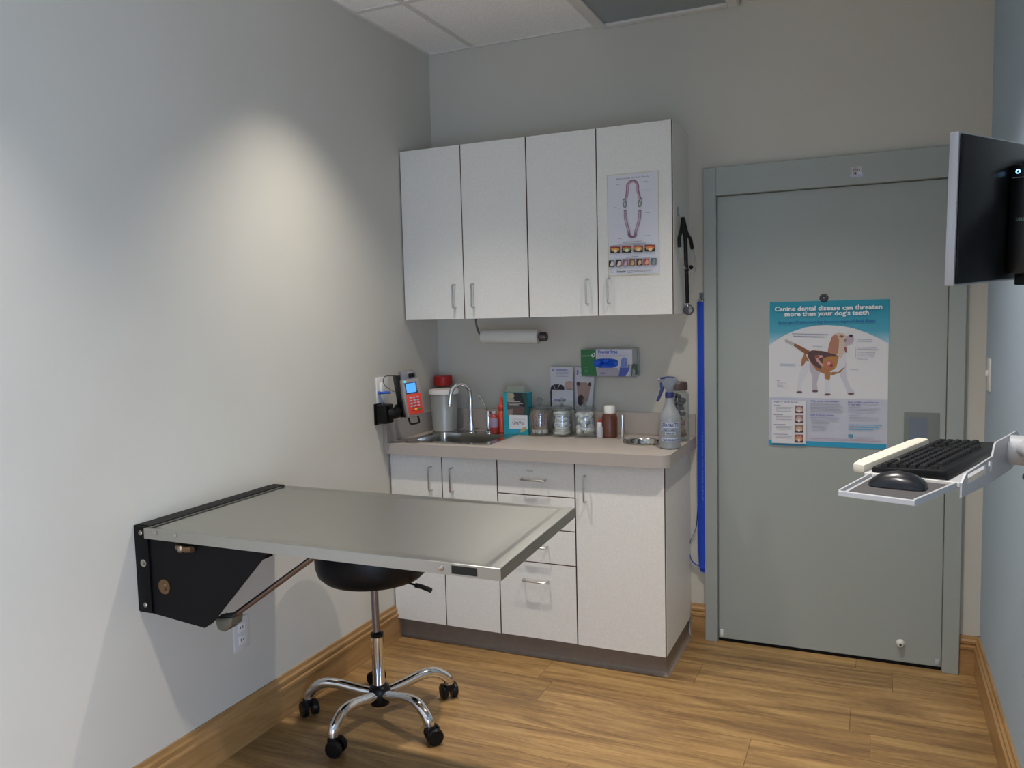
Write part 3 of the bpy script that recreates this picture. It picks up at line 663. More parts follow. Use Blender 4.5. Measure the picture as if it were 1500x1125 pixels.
MB().cyl(s0+d*.030+zz*.290, s0+d*.047+zz*.290, .008, 14).build('nozzle', mat('nozzle_grey', '8d929b', .4), t)
p_, e_ = side([(.030, .280), (.040, .276), (.038, .250), (.050, .215), (.056, .200), (.050, .196), (.042, .202), (.026, .240), (.018, .262)], .015); MB().prism(p_, e_, .002).build('trigger', navy, t)
def wraptext(s_, size, width, zc, parent, cx, cy, r, face, col):
    dd = Vector((math.cos(face), math.sin(face), 0)); tx = Vector((-math.sin(face), math.cos(face), 0))
    tt = text(s_, size, Vector((cx, cy, zc))+dd*r, tx, (0, 0, 1), col, parent, width=width, bold=.0003)
    for v in tt.data.vertices:
        p = Vector(v.co)+parent.location-Vector((cx, cy, 0)); u = p.dot(tx); a_ = face+u/r
        v.co = Vector((cx+(r+.0008)*math.cos(a_), cy+(r+.0008)*math.sin(a_), p.z))-parent.location
def wrapband(u0, u1, z0, z1, parent, cx, cy, r, face, col, name='label_band'):
    b = MB(); n = 12; A = [face+(u0+(u1-u0)*i/n)/r for i in range(n+1)]
    lo = [b.b.verts.new((cx+r*math.cos(a_), cy+r*math.sin(a_), z0)) for a_ in A]; hi = [b.b.verts.new((cx+r*math.cos(a_), cy+r*math.sin(a_), z1)) for a_ in A]
    for i in range(n): b.b.faces.new([lo[i], lo[i+1], hi[i+1], hi[i]])
    return b.build(name, ink(col), parent)
fa = math.radians(-74); rr = .0461
for (u, z0, z1) in ((.042, .090, .113), (.042, .077, .087), (.022, .062, .072), (.042, .034, .047)): wrapband(-u, u, z+z0, z+z1, t, sbx, sby, rr, fa, 'b9c0cc')
wraptext('SPRAYMASTER', .023, .076, z+.094, t, sbx, sby, rr, fa, '26356b')
wraptext('CHEMICAL RESISTANT', .008, .078, z+.079, t, sbx, sby, rr, fa, '3a4878')
wraptext('SPRAYER', .009, .038, z+.064, t, sbx, sby, rr, fa, '3a4878')
wraptext('1 YEAR GUARANTEE', .012, .078, z+.036, t, sbx, sby, rr, fa, '26356b')
# treat jar
tx_, ty_ = 1.287, -.150
tj = thing('treat_jar', 'large clear jar with a dark lid holding brown dog treats', 'jar', (tx_, ty_, CZ)); t = tj; z = CZ+.001; r = .053
MB().lathe([(r-.006, 0), (r, .005), (r, .20), (r-.005, .215), (r-.013, .222), (r-.013, .228), (r-.016, .228), (r-.016, .218), (r-.004, .20), (r-.003, .008), (0, .006)], (tx_, ty_, z), n=36, cap=False).build('body', glass, t)
MB().lathe([(r-.010, .226), (r-.007, .228), (r-.008, .256), (r-.012, .262), (0, .264)], (tx_, ty_, z), n=36).build('lid', mat('dark_brown_lid', '4b3a38', .4), t)
rnd = random.Random(5)
layers = ((.006, .085, '8a5a3e', .018, 22), (.080, .15, '4a3f3c', .020, 16), (.135, .20, '3a2e2c', .018, 10))
k = 0
for z0, z1, col, sz, n in layers:
    for i in range(n):
        a_ = rnd.random()*2*PI; rr_ = (r-.007-sz*1.1)*math.sqrt(rnd.random()); c = Vector((tx_+rr_*math.cos(a_), ty_+rr_*math.sin(a_), z+sz+z0+(z1-z0-sz)*rnd.random()))
        b = MB(); b.ball((0, 0, 0), sz, 10, (1.0, .62, .5)); b.b.transform(Matrix.Translation(c) @ Matrix.Rotation(rnd.random()*3, 4, (rnd.random(), rnd.random(), .3)))
        o = b.build('dog_treat', mat('treat_'+col, col, .75, noise=60, amt=.3), None, origin=c)
        tag(o, {'8a5a3e': 'tan dog treat in the bottom layer of the dark-lidded jar', '4a3f3c': 'dark brown dog treat in the middle of the dark-lidded jar', '3a2e2c': 'near-black dog treat at the top of the dark-lidded jar'}[col], 'dog treat', {'8a5a3e': 'tan dog treats at the bottom of the jar', '4a3f3c': 'dark dog treats in the middle of the jar', '3a2e2c': 'near-black dog treats on top in the jar'}[col])
# brochures in acrylic holders
t = thing('brochure_holder', 'clear acrylic holder standing behind the gauze jar', 'brochure holder', (.70, -.055, CZ))
b = MB(); b.box((.635, -.064, CZ+.001), (.765, -.062, CZ+.16)); b.box((.635, -.030, CZ+.001), (.765, -.028, CZ+.25)); b.box((.635, -.062, CZ+.001), (.765, -.030, CZ+.004)); b.build('shell', acry, t, smooth=False)
def leaflet(x0, x1, z0, z1, y, ang, label, variant):
    c = Vector(((x0+x1)/2, y, z0))
    t = thing('brochure', label, 'brochure', c, (0, ang, 0)); w_ = (x1-x0)/2; h_ = z1-z0
    MB().box((-w_, -.0015, 0), (w_, .0015, h_)).build('sheets', ink('c9c8ce'), t, local=True, smooth=False)
    W1 = wm(t); ff = lambda u, v: W1 @ Vector((-w_+2*w_*u, -.0015, h_*(1-v*(.62 if variant < 2 else 1))))
    F = Flat(ff, W1.to_3x3() @ Vector((0, -1, 0)))
    if variant == 0:
        F.rect(.28, .06, .78, .085, '7a7fae'); F.rect(.1, .06, .2, .1, '8488ad')
        for k in range(4): F.rect(.28, .12+k*.035, .85-.05*(k % 2), .135+k*.035, '9da0b8')
        F.poly([(0, .62), (.04, .5), (.14, .44), (.3, .43), (.5, .44), (.62, .5), (.62, 1), (0, 1)], '26242a'); F.poly([(.62, .45), (.7, .36), (.9, .34), (1, .36), (1, .6), (.75, .6)], 'b89a92'); F.line(.14, .44, .22, .55, .02, 'c5c5ca'); F.line(.42, .44, .32, .54, .02, 'c5c5ca')
    elif variant == 1:
        F.rect(.1, .07, .18, .2, '6673a8'); F.rect(.22, .12, .55, .14, '8d90b0')
        F.poly([(.15, .5), (.3, .38), (.6, .36), (.85, .42), (.8, .75), (.6, .95), (.3, .9)], 'a58a80'); F.ell(.22, .42, .1, .06, '4d4142'); F.ell(.8, .40, .08, .05, '4d4142'); F.ell(.4, .82, .16, .14, '3b2c30')
    else:
        F.rect(.1, .22, .68, .28, '7c82ac'); F.rect(.14, .36, .8, .40, '9a9db8'); F.rect(.1, .5, .4, .52, 'a8aabb')
    F.build('picture', t); return t
leaflet(.640, .758, CZ+.006, 1.275, -.040, 0, 'tall brochure with a dark dog photo standing upright in the clear holder', 0)
leaflet(.652, .760, CZ+.006, 1.165, -.052, 0, 'short pale leaflet in front of the tall brochure with the dark dog', 2)
leaflet(.735, .835, CZ+.006, 1.272, -.024, .10, 'tilted brochure with a brown dog photo leaning right of the clear holder', 1)
# card terminal on the left wall
t = thing('terminal_mount', 'black wall-mounted swivel bracket holding the card terminal', 'bracket', (0, -.57, 1.09))
MB().box((0, -.622, 1.046), (.008, -.545, 1.143), .002).build('wall_plate', blackp, t)
b = MB(); b.prism([(.008, -.618, 1.052), (.008, -.550, 1.052), (.008, -.550, 1.139), (.008, -.618, 1.139)], (.055, 0, 0), .006); b.build('block', blackp, t)
MB().ball((.010, -.612, 1.133), .003, 8).build('screw', satin, t)
MB().tube([(.060, -.58, 1.095), (.09, -.57, 1.10), (.108, -.566, 1.125)], .026, 14, 4).build('arm', blackp, t)
ty, tx0 = -.555, .150
# terminal frame: x right, y back, z up in local; faces the camera
cam_dir = Vector((.80, -.60, .10)).normalized()
rot = Matrix((cam_dir.cross(Vector((0, 0, 1))).normalized()*-1, -cam_dir, Vector((0, 0, 1)))).transposed()
xax = Vector((0, 0, 1)).cross(cam_dir).normalized(); yax = -cam_dir; zax = xax.cross(yax)
Mr = Matrix((xax, yax, zax)).transposed() @ Matrix.Rotation(-.10, 3, 'Y')
t = thing('card_terminal', 'grey and orange-red card payment terminal with a blue screen on the left wall', 'card terminal', (.165, -.550, 1.157), Mr.to_euler())
tg = mat('terminal_grey', '8b8681', .45)
MB().prism([(-.043, -.012, -.075), (.043, -.012, -.075), (.046, -.014, .02), (.042, -.012, .10), (-.042, -.012, .10), (-.046, -.014, .02)], (0, .038, 0), .007).build('body', tg, t, local=True)
MB().prism([(-.049, .010, -.072), (-.034, .010, -.072), (-.034, .010, .122), (-.049, .010, .122)], (-.004, .056, 0), .004).build('back_grip', blackp, t, local=True)
MB().box((-.042, .024, -.05), (.03, .052, .06), .004).build('cradle', blackp, t, local=True)
b = MB(); b.prism([(-.040, -.012, .085), (.040, -.012, .085), (.034, -.004, .135), (-.036, -.004, .135)], (0, .040, .004), .006)
o = b.build('paper_cover', mat('crinkled_film', '86868c', .12, .5, bump=1.0, bscale=90), t, local=True)
MB().box((-.006, -.017, .104), (.024, -.011, .122), .003).build('printer_slot', blackp, t, local=True)
MB().box((-.032, -.0165, .032), (.026, -.013, .082), .002).build('screen_bezel', mat('terminal_dark', '3a3f4a', .4), t, local=True)
MB().box((-.028, -.0175, .036), (.018, -.0160, .078)).build('screen', mat('blue_screen', '4d96f0', .3, emit=.55), t, local=True, smooth=False)
MB().ball((-.030, -.016, .088), .005, 10).build('led', mat('blue_led', '35b8ff', .3, emit=.7), t, local=True)
for k in range(4): MB().box((.021, -.0172, .040+k*.010), (.026, -.0160, .046+k*.010)).build('soft_key', ink('8a8d96'), t, local=True, smooth=False)
MB().prism([(-.034, -.0135, -.064), (.034, -.0135, -.064), (.038, -.0145, .028), (-.034, -.0145, .028)], (0, -.003, 0), .001).build('keypad_panel', mat('coral_plastic', 'd8402e', .45), t, local=True)
for r_ in range(4):
    for c_ in range(3): MB().box((-.022+c_*.017, -.0205, .008-r_*.0125), (-.010+c_*.017, -.0170, .0155-r_*.0125), .0015, 1).build('key', mat('key_grey', 'a8a4b4', .5), t, local=True)
for c_, col in enumerate(('b83232', 'f0b83c', '4a7a4a')): MB().box((-.022+c_*.017, -.0205, -.046), (-.010+c_*.017, -.0170, -.038), .0015, 1).build('key', ink(col), t, local=True)
MB().tube([(-.030, .010, -.072), (-.030, .004, -.098), (-.022, .002, -.106), (.010, .002, -.106), (.016, .004, -.098), (.016, .010, -.072)], .0045, 8, 3).build('card_guide_loop', blackp, t, local=True)
t = thing('cable', 'thin dark cable looping beside the card terminal', 'cable', (.03, -.58, 1.2))
MB().tube([(.110, -.600, 1.272), (.06, -.60, 1.270), (.035, -.585, 1.255), (.030, -.575, 1.232), (.045, -.565, 1.212), (.075, -.560, 1.195)], .0018, 8, 5).build('cord', mat('dark_cord', '3a2c2c', .5), t)
t = thing('cable_clip', 'blue plastic clip with a grey lead on the wall plate', 'clip', (.02, -.57, 1.19))
MB().tube([(.012, -.585, 1.190), (.035, -.575, 1.192), (.06, -.57, 1.192)], .006, 8, 2).build('clip', mat('bright_blue', '2458b8', .4), t)
MB().ball((.014, -.590, 1.192), .008, 10).build('clip_knob', mat('bright_blue', '2458b8', .4), t)
MB().tube([(.014, -.588, 1.183), (.016, -.585, 1.16), (.020, -.578, 1.140)], .004, 8, 3).build('lead', mat('grey_lead', '7d8496', .5), t)
# paper towel holder
t = thing('paper_towel_holder', 'dark metal paper towel bar hanging under the wall cabinet', 'towel holder', (.48, -.17, UZ0))
dk = mat('dark_bronze', '5c5152', .35, .8)
MB().tube([(.310, -.17, UZ0), (.311, -.17, 1.494), (.318, -.17, 1.465), (.330, -.17, 1.440), (.342, -.17, 1.430)], .005, 8, 4, flat=None).build('side_arm', dk, t)
MB().box((.296, -.195, UZ0-.004), (.326, -.145, UZ0)).build('mounting_foot', dk, t, smooth=False)
MB().cyl((.338, -.17, 1.432), (.662, -.17, 1.427), .007, 12).build('bar', dk, t)
MB().lathe([(.018, 0), (.022, .004), (.022, .030), (.018, .036), (0, .036)], (.643, -.17, 1.427), (1, 0, -.012), n=20).build('end_cap', dk, t)
t = thing('paper_towel_roll', 'nearly used white paper towel roll under the wall cabinet', 'paper towel', (.487, -.17, 1.395))
b = MB(); b.lathe([(.0085, 0), (.0335, 0), (.0345, .003), (.0345, .292), (.0335, .295), (.0085, .295)], (.343, -.17, 1.432), (1, 0, -.014), n=36, cap=False)
b.build('sheets', mat('towel_paper', 'cfcdc6', .9, bump=.3, bscale=150), t)
# glove box
t = thing('glove_dispenser', 'clear wall bracket holding the blue glove box under the cabinet', 'dispenser', (.945, -.05, 1.24))
b = MB(); b.box((.812, -.004, 1.235), (1.080, -.001, 1.368)); b.box((.812, -.095, 1.232), (1.080, -.001, 1.2345)); b.box((.812, -.0965, 1.232), (.822, -.094, 1.27)); b.box((1.070, -.0965, 1.232), (1.080, -.094, 1.27)); b.build('shell', acry, t, smooth=False)
gx0, gx1, gz0, gz1, gy = .819, 1.068, 1.2365, 1.3625, -.0925
t = thing('glove_box', 'green and white box of blue disposable gloves on the back wall', 'box', ((gx0+gx1)/2, -.05, gz0))
MB().box((gx0, gy, gz0), (gx1, -.006, gz1), .001, 1).build('carton', mat('carton_grey', 'c9c9cd', .5), t, smooth=False)
fg = bilin([(92, 165), (1185, 160), (1210, 740), (115, 740)], [(gx0, gy, gz1), (gx1, gy, gz1), (gx1, gy, gz0), (gx0, gy, gz0)])
F = Flat(fg, (0, -1, 0))
F.poly([(92, 165), (418, 165), (430, 560), (460, 740), (115, 740)], '2a7040'); F.rect(420, 165, 1185, 165+175, 'cbcbd6'); F.poly([(430, 560), (900, 560), (1000, 740), (455, 740)], 'a39da6')
F.poly([(955, 400), (985, 350), (1000, 350), (1020, 335), (1040, 338), (1060, 350), (1080, 360), (1095, 400), (1098, 545), (950, 545)], '6a7ec0'); F.poly([(935, 545), (1150, 545), (1120, 640), (1060, 740), (915, 740), (935, 640)], '4857a8'); F.line(990, 365, 990, 440, 4, 'b5badb'); F.line(1030, 350, 1030, 440, 4, 'b5badb'); F.line(1065, 360, 1065, 440, 4, 'b5badb'); F.line(940, 547, 1150, 547, 8, 'b5badb')
F.poly([(1110, 480), (1150, 490), (1140, 540), (1110, 530)], '6b6a70'); F.rect(1150, 560, 1185, 740, 'a9ada9'); F.rect(1185, 480, 1207, 740, '4d6355'); F.rect(530, 665, 630, 690, '4b5cae')
for k in range(5): F.rect(165, 555+k*30, 260, 565+k*30, '5d8c6a')
F.build('picture', t)
text('Powder Free', .022, fg(675, 250)+Vector((0, -.003, 0)), (1, 0, 0), (0, 0, 1), '4a60b8', t, width=.094, bold=.0006)
text('Nitrile Examination Gloves', .010, fg(760, 312)+Vector((0, -.003, 0)), (1, 0, 0), (0, 0, 1), '8a90b4', t, width=.130)
text('henry schein', .013, fg(215, 318)+Vector((0, -.003, 0)), (1, 0, 0), (0, 0, 1), '9dbda5', t, width=.044)
F = Flat(fg, (0, -1, 0), .003); F.ell(362, 295, 36, 40, 'd8e4da'); F.ell(368, 285, 18, 20, '2a7040'); F.poly([(375, 240), (400, 240), (400, 262), (380, 262)], 'd8e4da'); F.build('emblem', t)
MB().prism([(gx1+.0003, gy+.004, gz0+.004), (gx1+.0003, -.012, gz0+.004), (gx1+.0003, -.012, gz0+.05), (gx1+.0003, gy+.004, gz0+.06)], (.0006, 0, 0)).build('side_print', ink('73857a'), t, smooth=False)
b = MB(); rnd = random.Random(3)
glv = mat('blue_nitrile', '1d5fd0', .45, noise=30, amt=.25)
n = 30; oval = []
for i in range(n):
    a_ = 2*PI*i/n; u = 640+265*math.copysign(abs(math.cos(a_))**.6, math.cos(a_)); v = 462+100*math.copysign(abs(math.sin(a_))**.75, math.sin(a_)); oval.append((u, v))
c0 = b.b.verts.new(fg(640, 462)+Vector((0, -.004, 0)))
ringsv = []
for q in (.35, .7, 1.0):
    ringsv.append([b.b.verts.new(fg(640+(u-640)*q, 462+(v-462)*q)+Vector((0, (-.002-rnd.uniform(0, .012)) if q < 1 else -.0022, 0))) for u, v in oval])
for i in range(n): b.b.faces.new([c0, ringsv[0][i], ringsv[0][(i+1) % n]])
for p_, q_ in zip(ringsv, ringsv[1:]):
    for i in range(n): b.b.faces.new([p_[i], p_[(i+1) % n], q_[(i+1) % n], q_[i]])
tag(b.build('glove', glv, t, smooth=False), 'bunched blue gloves in the oval opening')
# leash on hook
t = thing('adhesive_hook', 'small clear adhesive hook above the blue leashes', 'hook', (1.368, 0, 1.59))
MB().box((1.358, -.004, 1.575), (1.378, 0, 1.612), .0015).build('backing', bpy.data.materials['hook_plastic'], t)
MB().tube([(1.368, -.004, 1.590), (1.368, -.012, 1.575), (1.368, -.030, 1.573), (1.368, -.033, 1.582)], .0028, 8, 4).build('prong', chrome, t)
t = thing('leash', 'bundle of long blue leashes hanging beside the door frame', 'leash', (1.368, -.02, .33))
bl = mat('blue_webbing', '0f42bd', .6, bump=.4, bscale=500)
MB().tube([(1.362, -.012, 1.572), (1.364, -.016, 1.2), (1.360, -.018, .8), (1.361, -.018, .52), (1.366, -.022, .36), (1.376, -.026, .335), (1.382, -.02, .352), (1.378, -.012, .42)], .0125, 10, 6, flat=(0, 1, 0)).build('strap', bl, t)
MB().tube([(1.372, -.020, 1.572), (1.375, -.022, 1.2), (1.373, -.024, .8), (1.371, -.026, .55), (1.372, -.03, .40), (1.370, -.034, .345)], .012, 10, 6, flat=(0, 1, 0)).build('strap', bl, t)
MB().tube([(1.356, -.012, .78), (1.348, -.013, .62), (1.340, -.014, .53), (1.318, -.016, .475), (1.309, -.018, .43), (1.318, -.018, .375), (1.345, -.018, .352), (1.366, -.02, .350)], .0075, 8, 6, flat=(1, 0, 0)).build('strap', bl, t)
for x in (1.356, 1.376): MB().ball((x, -.020, 1.574), .006, 10).build('clasp', chrome, t)
for k in range(22): pass
text('Dental Care  Dental Care  Dental Care', .010, (1.3765, -.0262, .80), (0, 0, 1), (-1, 0, 0), '6c8fe0', t, width=.36)
# ------------------------------------------------------------------ door poster
PW = [(1.664, -.0022, 1.560), (2.142, -.0022, 1.560), (2.138, -.0022, .929), (1.661, -.0022, .929)]
t = tag(MB().box((1.662, -.002, .929), (2.141, -.0006, 1.560)).build('dental_poster', paper, smooth=False, origin=(1.9, -.0015, .929)), 'teal and white dental disease poster with a standing beagle on the door', 'poster')
f = bilin([(80, 110), (868, 86), (848, 1068), (75, 1040)], PW)
F = Flat(f, (0, -1, 0))
# teal gradient ink
gm = bpy.data.materials.new('teal_gradient_ink'); gm.use_nodes = True; N = gm.node_tree.nodes; L = gm.node_tree.links
tc = N.new('ShaderNodeNewGeometry'); sp_ = N.new('ShaderNodeSeparateXYZ'); L.new(tc.outputs['Position'], sp_.inputs[0])
mr = N.new('ShaderNodeMapRange'); mr.inputs['From Min'].default_value = 1.375; mr.inputs['From Max'].default_value = 1.53; L.new(sp_.outputs['Z'], mr.inputs[0])
cr = N.new('ShaderNodeValToRGB'); cr.color_ramp.elements[0].color = lin('a9cadb'); cr.color_ramp.elements[1].color = lin('1f93ac'); k = cr.color_ramp.elements.new(.35); k.color = lin('4ba5bf')
L.new(mr.outputs[0], cr.inputs[0]); L.new(cr.outputs[0], N['Principled BSDF'].inputs['Base Color']); N['Principled BSDF'].inputs['Roughness'].default_value = .55
arcp = [(78, 388), (130, 352), (180, 324), (240, 298), (320, 272), (400, 258), (470, 255), (560, 260), (640, 275), (720, 302), (800, 338), (865, 376)]
F.poly([(80, 110), (868, 86)]+arcp[::-1], 'TEAL')
F.poly([(75, 725), (855, 740), (848, 1035), (75, 1010)], 'c3c6d4'); F.poly([(75, 1006), (850, 1033), (848, 1068), (75, 1040)], '2a9cc4')
# beagle
W1, B1, B2, B3 = 'd3d3da', 'a8714a', '8a5a3a', '5b3f40'
F.poly([(345, 490), (360, 560), (372, 590), (368, 640), (372, 685), (408, 688), (400, 640), (412, 590), (430, 550)], 'b9b4be')
F.poly([(548, 540), (556, 590), (580, 640), (600, 690), (602, 702), (650, 704), (645, 688), (620, 660), (598, 600), (590, 520)], 'c6c6d0')
F.poly([(300, 500), (292, 560), (275, 610), (268, 690), (302, 694), (300, 640), (318, 600), (348, 550), (356, 500)], W1)
F.poly([(320, 435), (300, 480), (296, 520), (310, 522), (330, 490), (350, 490)], B1)
F.poly([(345, 430), (380, 418), (450, 425), (520, 440), (560, 400), (590, 440), (592, 520), (560, 560), (500, 582), (450, 572), (400, 550), (360, 500)], B1)
F.poly([(480, 560), (540, 560), (590, 520), (592, 440), (570, 400), (540, 420), (545, 470), (520, 540)], W1)
F.poly([(450, 560), (455, 600), (458, 640), (450, 700), (455, 710), (494, 708), (486, 660), (486, 610), (500, 560)], W1)
F.poly([(450, 555), (455, 605), (486, 612), (495, 560)], 'a8763f')
F.poly([(335, 432), (370, 420), (440, 424), (480, 436), (540, 450), (500, 466), (470, 460), (440, 500), (430, 540), (400, 530), (360, 495), (345, 470)], B3)
F.poly([(440, 470), (500, 458), (545, 470), (530, 530), (480, 545), (440, 520)], 'b07c3e')
F.poly([(385, 455), (435, 450), (445, 462), (410, 474), (430, 500), (450, 515), (435, 525), (400, 490)], 'c99b94'); F.ell(485, 510, 27, 28, 'b86a60'); F.ell(480, 503, 11, 10, 'd6a49c'); F.ell(497, 518, 10, 12, '8f4744'); F.ell(402, 462, 16, 7, '8f4744')
F.poly([(185, 352), (200, 350), (252, 374), (246, 390), (190, 366)], 'b8b0b0'); F.poly([(252, 374), (300, 396), (352, 422), (342, 446), (320, 440), (246, 390)], B2)
F.poly([(500, 330), (520, 312), (550, 305), (580, 310), (596, 330), (610, 345), (630, 335), (642, 345), (636, 370), (610, 384), (585, 392), (582, 430), (560, 470), (520, 440)], 'cdb9a6')
F.poly([(592, 330), (615, 318), (640, 325), (642, 352), (632, 372), (600, 386), (582, 390), (580, 350)], 'b9a9b4'); F.ell(624, 324, 12, 9, '2c2a36')
F.poly([(498, 335), (512, 318), (535, 322), (548, 350), (545, 400), (540, 440), (500, 440), (472, 432), (480, 390)], 'b07a64'); F.ell(563, 328, 15, 8, '9a7260'); F.ell(566, 330, 6, 5, '3a2e30'); F.ell(590, 355, 9, 8, '7a5a60'); F.ell(592, 356, 4, 4, 'c9b9bd')
F.poly([(582, 395), (596, 398), (597, 415), (598, 432), (590, 434), (580, 412)], '8f5a58')
for u, v in ((285, 692), (390, 686), (472, 706), (624, 702)): F.ell(u, v, 20, 6, '6b5258')
def greek(u0, u1, v, n, dv, col, wd=2.6, jag=.18, rnd=random.Random(11)):
    for k in range(n):
        e_ = u1-(u1-u0)*rnd.uniform(0, jag); F.line(u0, v+k*dv+.0, e_, v+k*dv+(e_-u0)*.02, wd, col)
greek(235, 480, 312, 1, 14, '9494b4', 4, 0); greek(245, 450, 328, 1, 14, '9494b4', 4, 0); greek(375, 450, 392, 1, 10, '9aaebf', 3)
greek(665, 770, 346, 2, 13, '9a9ab5'); greek(665, 805, 398, 2, 12, '9a9ab5'); greek(663, 790, 430, 3, 12, '9a9ab5'); greek(663, 735, 474, 1, 10, '9a9ab5'); greek(150, 262, 508, 2, 11, '8fb0c8'); greek(620, 685, 545, 1, 10, '9a9ab5'); greek(133, 148, 618, 1, 10, '6d6d7a', 3, 0); greek(133, 200, 632, 4, 8, 'a8a8b8', 2, .5)
greek(660, 660, 398, 0, 1, '9a9ab5'); F.line(655, 396, 655, 470, 1.4, 'a9a9b9'); F.line(410, 396, 413, 415, 1.2, 'a9a9b9'); F.line(262, 510, 300, 520, 1.2, 'a9a9b9')
greek(358, 575, 770, 6, 10, 'a2a4b4', 2.8); greek(358, 550, 860, 1, 10, '8ba6cf', 3.6, 0); greek(362, 540, 876, 1, 10, 'a2a4b4', 3); greek(368, 535, 888, 7, 9.5, 'a2a4b4', 2.4, .7)
greek(607, 820, 792, 4, 9, 'a2a4b4', 2.8); greek(612, 700, 835, 2, 10, 'a2a4b4', 2.4); greek(612, 810, 856, 3, 9, 'a2a4b4', 2.4)
greek(607, 820, 905, 1, 14, '5fa6cc', 5, 0); greek(607, 800, 921, 1, 14, '5fa6cc', 5, 0); greek(607, 765, 936, 1, 14, '5fa6cc', 5, 0)
F.poly([(607, 968), (636, 969), (636, 988), (607, 987)], '3f93b4'); F.poly([(612, 973), (621, 978), (630, 973), (630, 977), (621, 982), (612, 977)], 'c3c6d4'); greek(645, 770, 985, 1, 9, '9db8c8', 2.6, 0)
greek(358, 820, 996, 2, 9, 'b295aa', 2.4, .02)
F.build('picture', t, {'TEAL': gm})
off = Vector((0, -.0075, 0))
def ptext(s_, size, u, v, wpx, col, bold=0):
    a_ = f(u-50, v); c_ = f(u+50, v); wd = (c_-a_).length/100*wpx
    text(s_, size, f(u, v)+off, (1, 0, .0), (0, 0, 1), col, t, width=wd, bold=bold)
ptext('Canine dental disease can threaten', .0275, 470, 158, 706, 'e9ecef', .0008)
ptext("more than your dog's teeth", .0275, 462, 193, 553, 'e9ecef', .0008)
ptext('By the age of 3 years, most dogs have some degree of dental disease.', .014, 463, 239, 640, '1163a6', .0004)
ptext('What causes dental disease?', .0098, 455, 756, 190, '5a62b0', .0002)
ptext('Signs of dental disease:', .0098, 437, 846, 155, '5a62b0', .0002)
ptext('How to fight dental disease', .0098, 702, 762, 192, '5a62b0', .0002); ptext('in your dog:', .0098, 645, 776, 78, '5a62b0', .0002)
# overlay card
c = tag(MB().box((1.676, -.0135, .940), (1.817, -.0120, 1.130)).build('info_card', paper, smooth=False, origin=(1.75, -.013, .940)), 'white card on stages of dental disease over the lower left of the poster', 'card')
fo = bilin([(103, 738), (328, 738), (328, 1030), (103, 1027)], [(1.676, -.0135, 1.130), (1.817, -.0135, 1.130), (1.817, -.0135, .940), (1.676, -.0135, .940)])
F = Flat(fo, (0, -1, 0))
for k, v in enumerate((770, 835, 900, 966)):
    F.rect(256, v, 313, v+53, ('8f6a70', '8f6a70', '8e6f5c', 'a05a54')[k]); F.ell(285, v+30, 22, 20, ('c7b4ac', 'c2ada6', 'c9a98c', 'd2a078')[k]); F.rect(256, v+42, 313, v+53, '54383f'); F.ell(285, v+38, 9, 11, 'ded6c9')
    F.line(277, v+5, 277, v+30, 2, 'b29a98'); F.line(294, v+5, 294, v+30, 2, 'b29a98')
    if k == 3: F.ell(285, v+12, 4, 8, '5a2422')
    F.line(117, v+1, 160+18*k, v+1, 3.4, '8d8fb0')
    for j in range(4 if k == 0 else 3 if k < 3 else 2): F.line(128, v+14+j*9, 240-8*(j % 2), v+14+j*9, 2.6, 'ababb8')
F.build('picture', c)
text('Stages of dental disease', .0092, fo(196, 752)+Vector((0, -.002, 0)), (1, 0, 0), (0, 0, 1), '4f58a8', c, width=.100)
# ------------------------------------------------------------------ exam table
TZ = .912; fy, by = -1.974, -1.318; ex0, ex1f, ex1b = .050, 1.252, 1.214
et = thing('exam_table', 'stainless steel fold-down exam table on a black bracket on the left wall', 'exam table', (.0, -1.65, .62))
b = MB()
def q4(i0, i1, i2, i3, z): return [(ex0+i0, fy+i1, z), (ex1f-i2, fy+i1, z), (ex1b-i2, by-i3, z), (ex0+i0, by-i3, z)]
loft(b, [q4(0, 0, 0, 0, TZ-.032), q4(0, 0, 0, 0, TZ-.0015), q4(.001, .0015, .0015, .0015, TZ), q4(.002, .006, .030, .008, TZ-.0003), q4(.0022, .010, .036, .012, TZ-.0010), q4(.0024, .015, .046, .017, TZ-.0034), q4(.0026, .022, .058, .024, TZ-.0044), q4(.0030, .05, .10, .05, TZ-.0046)])
b.b.faces.new([v for v in [b.b.verts.new(p) for p in q4(.004, .004, .004, .004, TZ-.031)]])
top = b.build('tabletop', steel, et, smooth=True)
for x in (.100, .180): MB().lathe([(.007, 0), (.006, .003), (0, .005)], (x, fy, .902), (0, -1, 0), 14).build('rivet', steelp, et)
MB().lathe([(.008, 0), (.007, .003), (0, .005)], (1.085, fy, .8955), (0, -1, 0), 14).build('rivet', steelp, et)
MB().box((1.115, fy-.0012, .885), (1.187, fy+.001, .906)).build('name_plate', mat('black_label', '0b0b0d', .5), et, smooth=False)
# wall plate, end plates, under brace
MB().box((0.0005, -1.968, .644), (.006, -1.350, .916), .001, 1).build('wall_plate', blackm, et)
MB().box((.006, -1.955, .9125), (.057, -1.325, .9165), .001, 1).build('hinge_cover', blackm, et)
for k, y in enumerate((-1.962,)):
    poly = [(.006, y, .644), (.006, y, .914), (.046, y, .914), (.060, y, .900), (.064, y, .8775), (.516, y, .8775), (.292, y, .640), (.262, y, .622)]
    MB().prism(poly, (0, .005, 0)).build('side_plate', blackm, et, smooth=False)
    if k == 0: MB().prism([(.004, y-.006, .642), (.004, y-.006, .914), (.044, y-.006, .914), (.056, y-.006, .900), (.056, y-.006, .642)], (0, .006, 0), .001).build('flange', blackm, et)
for x, z_, r_, nm in ((.032, .895, .008, 'bolt'), (.034, .668, .008, 'bolt')): MB().lathe([(r_, 0), (r_, .004), (r_*.6, .007), (0, .007)], (x, -1.968, z_), (0, -1, 0), 14).build(nm, satin, et)
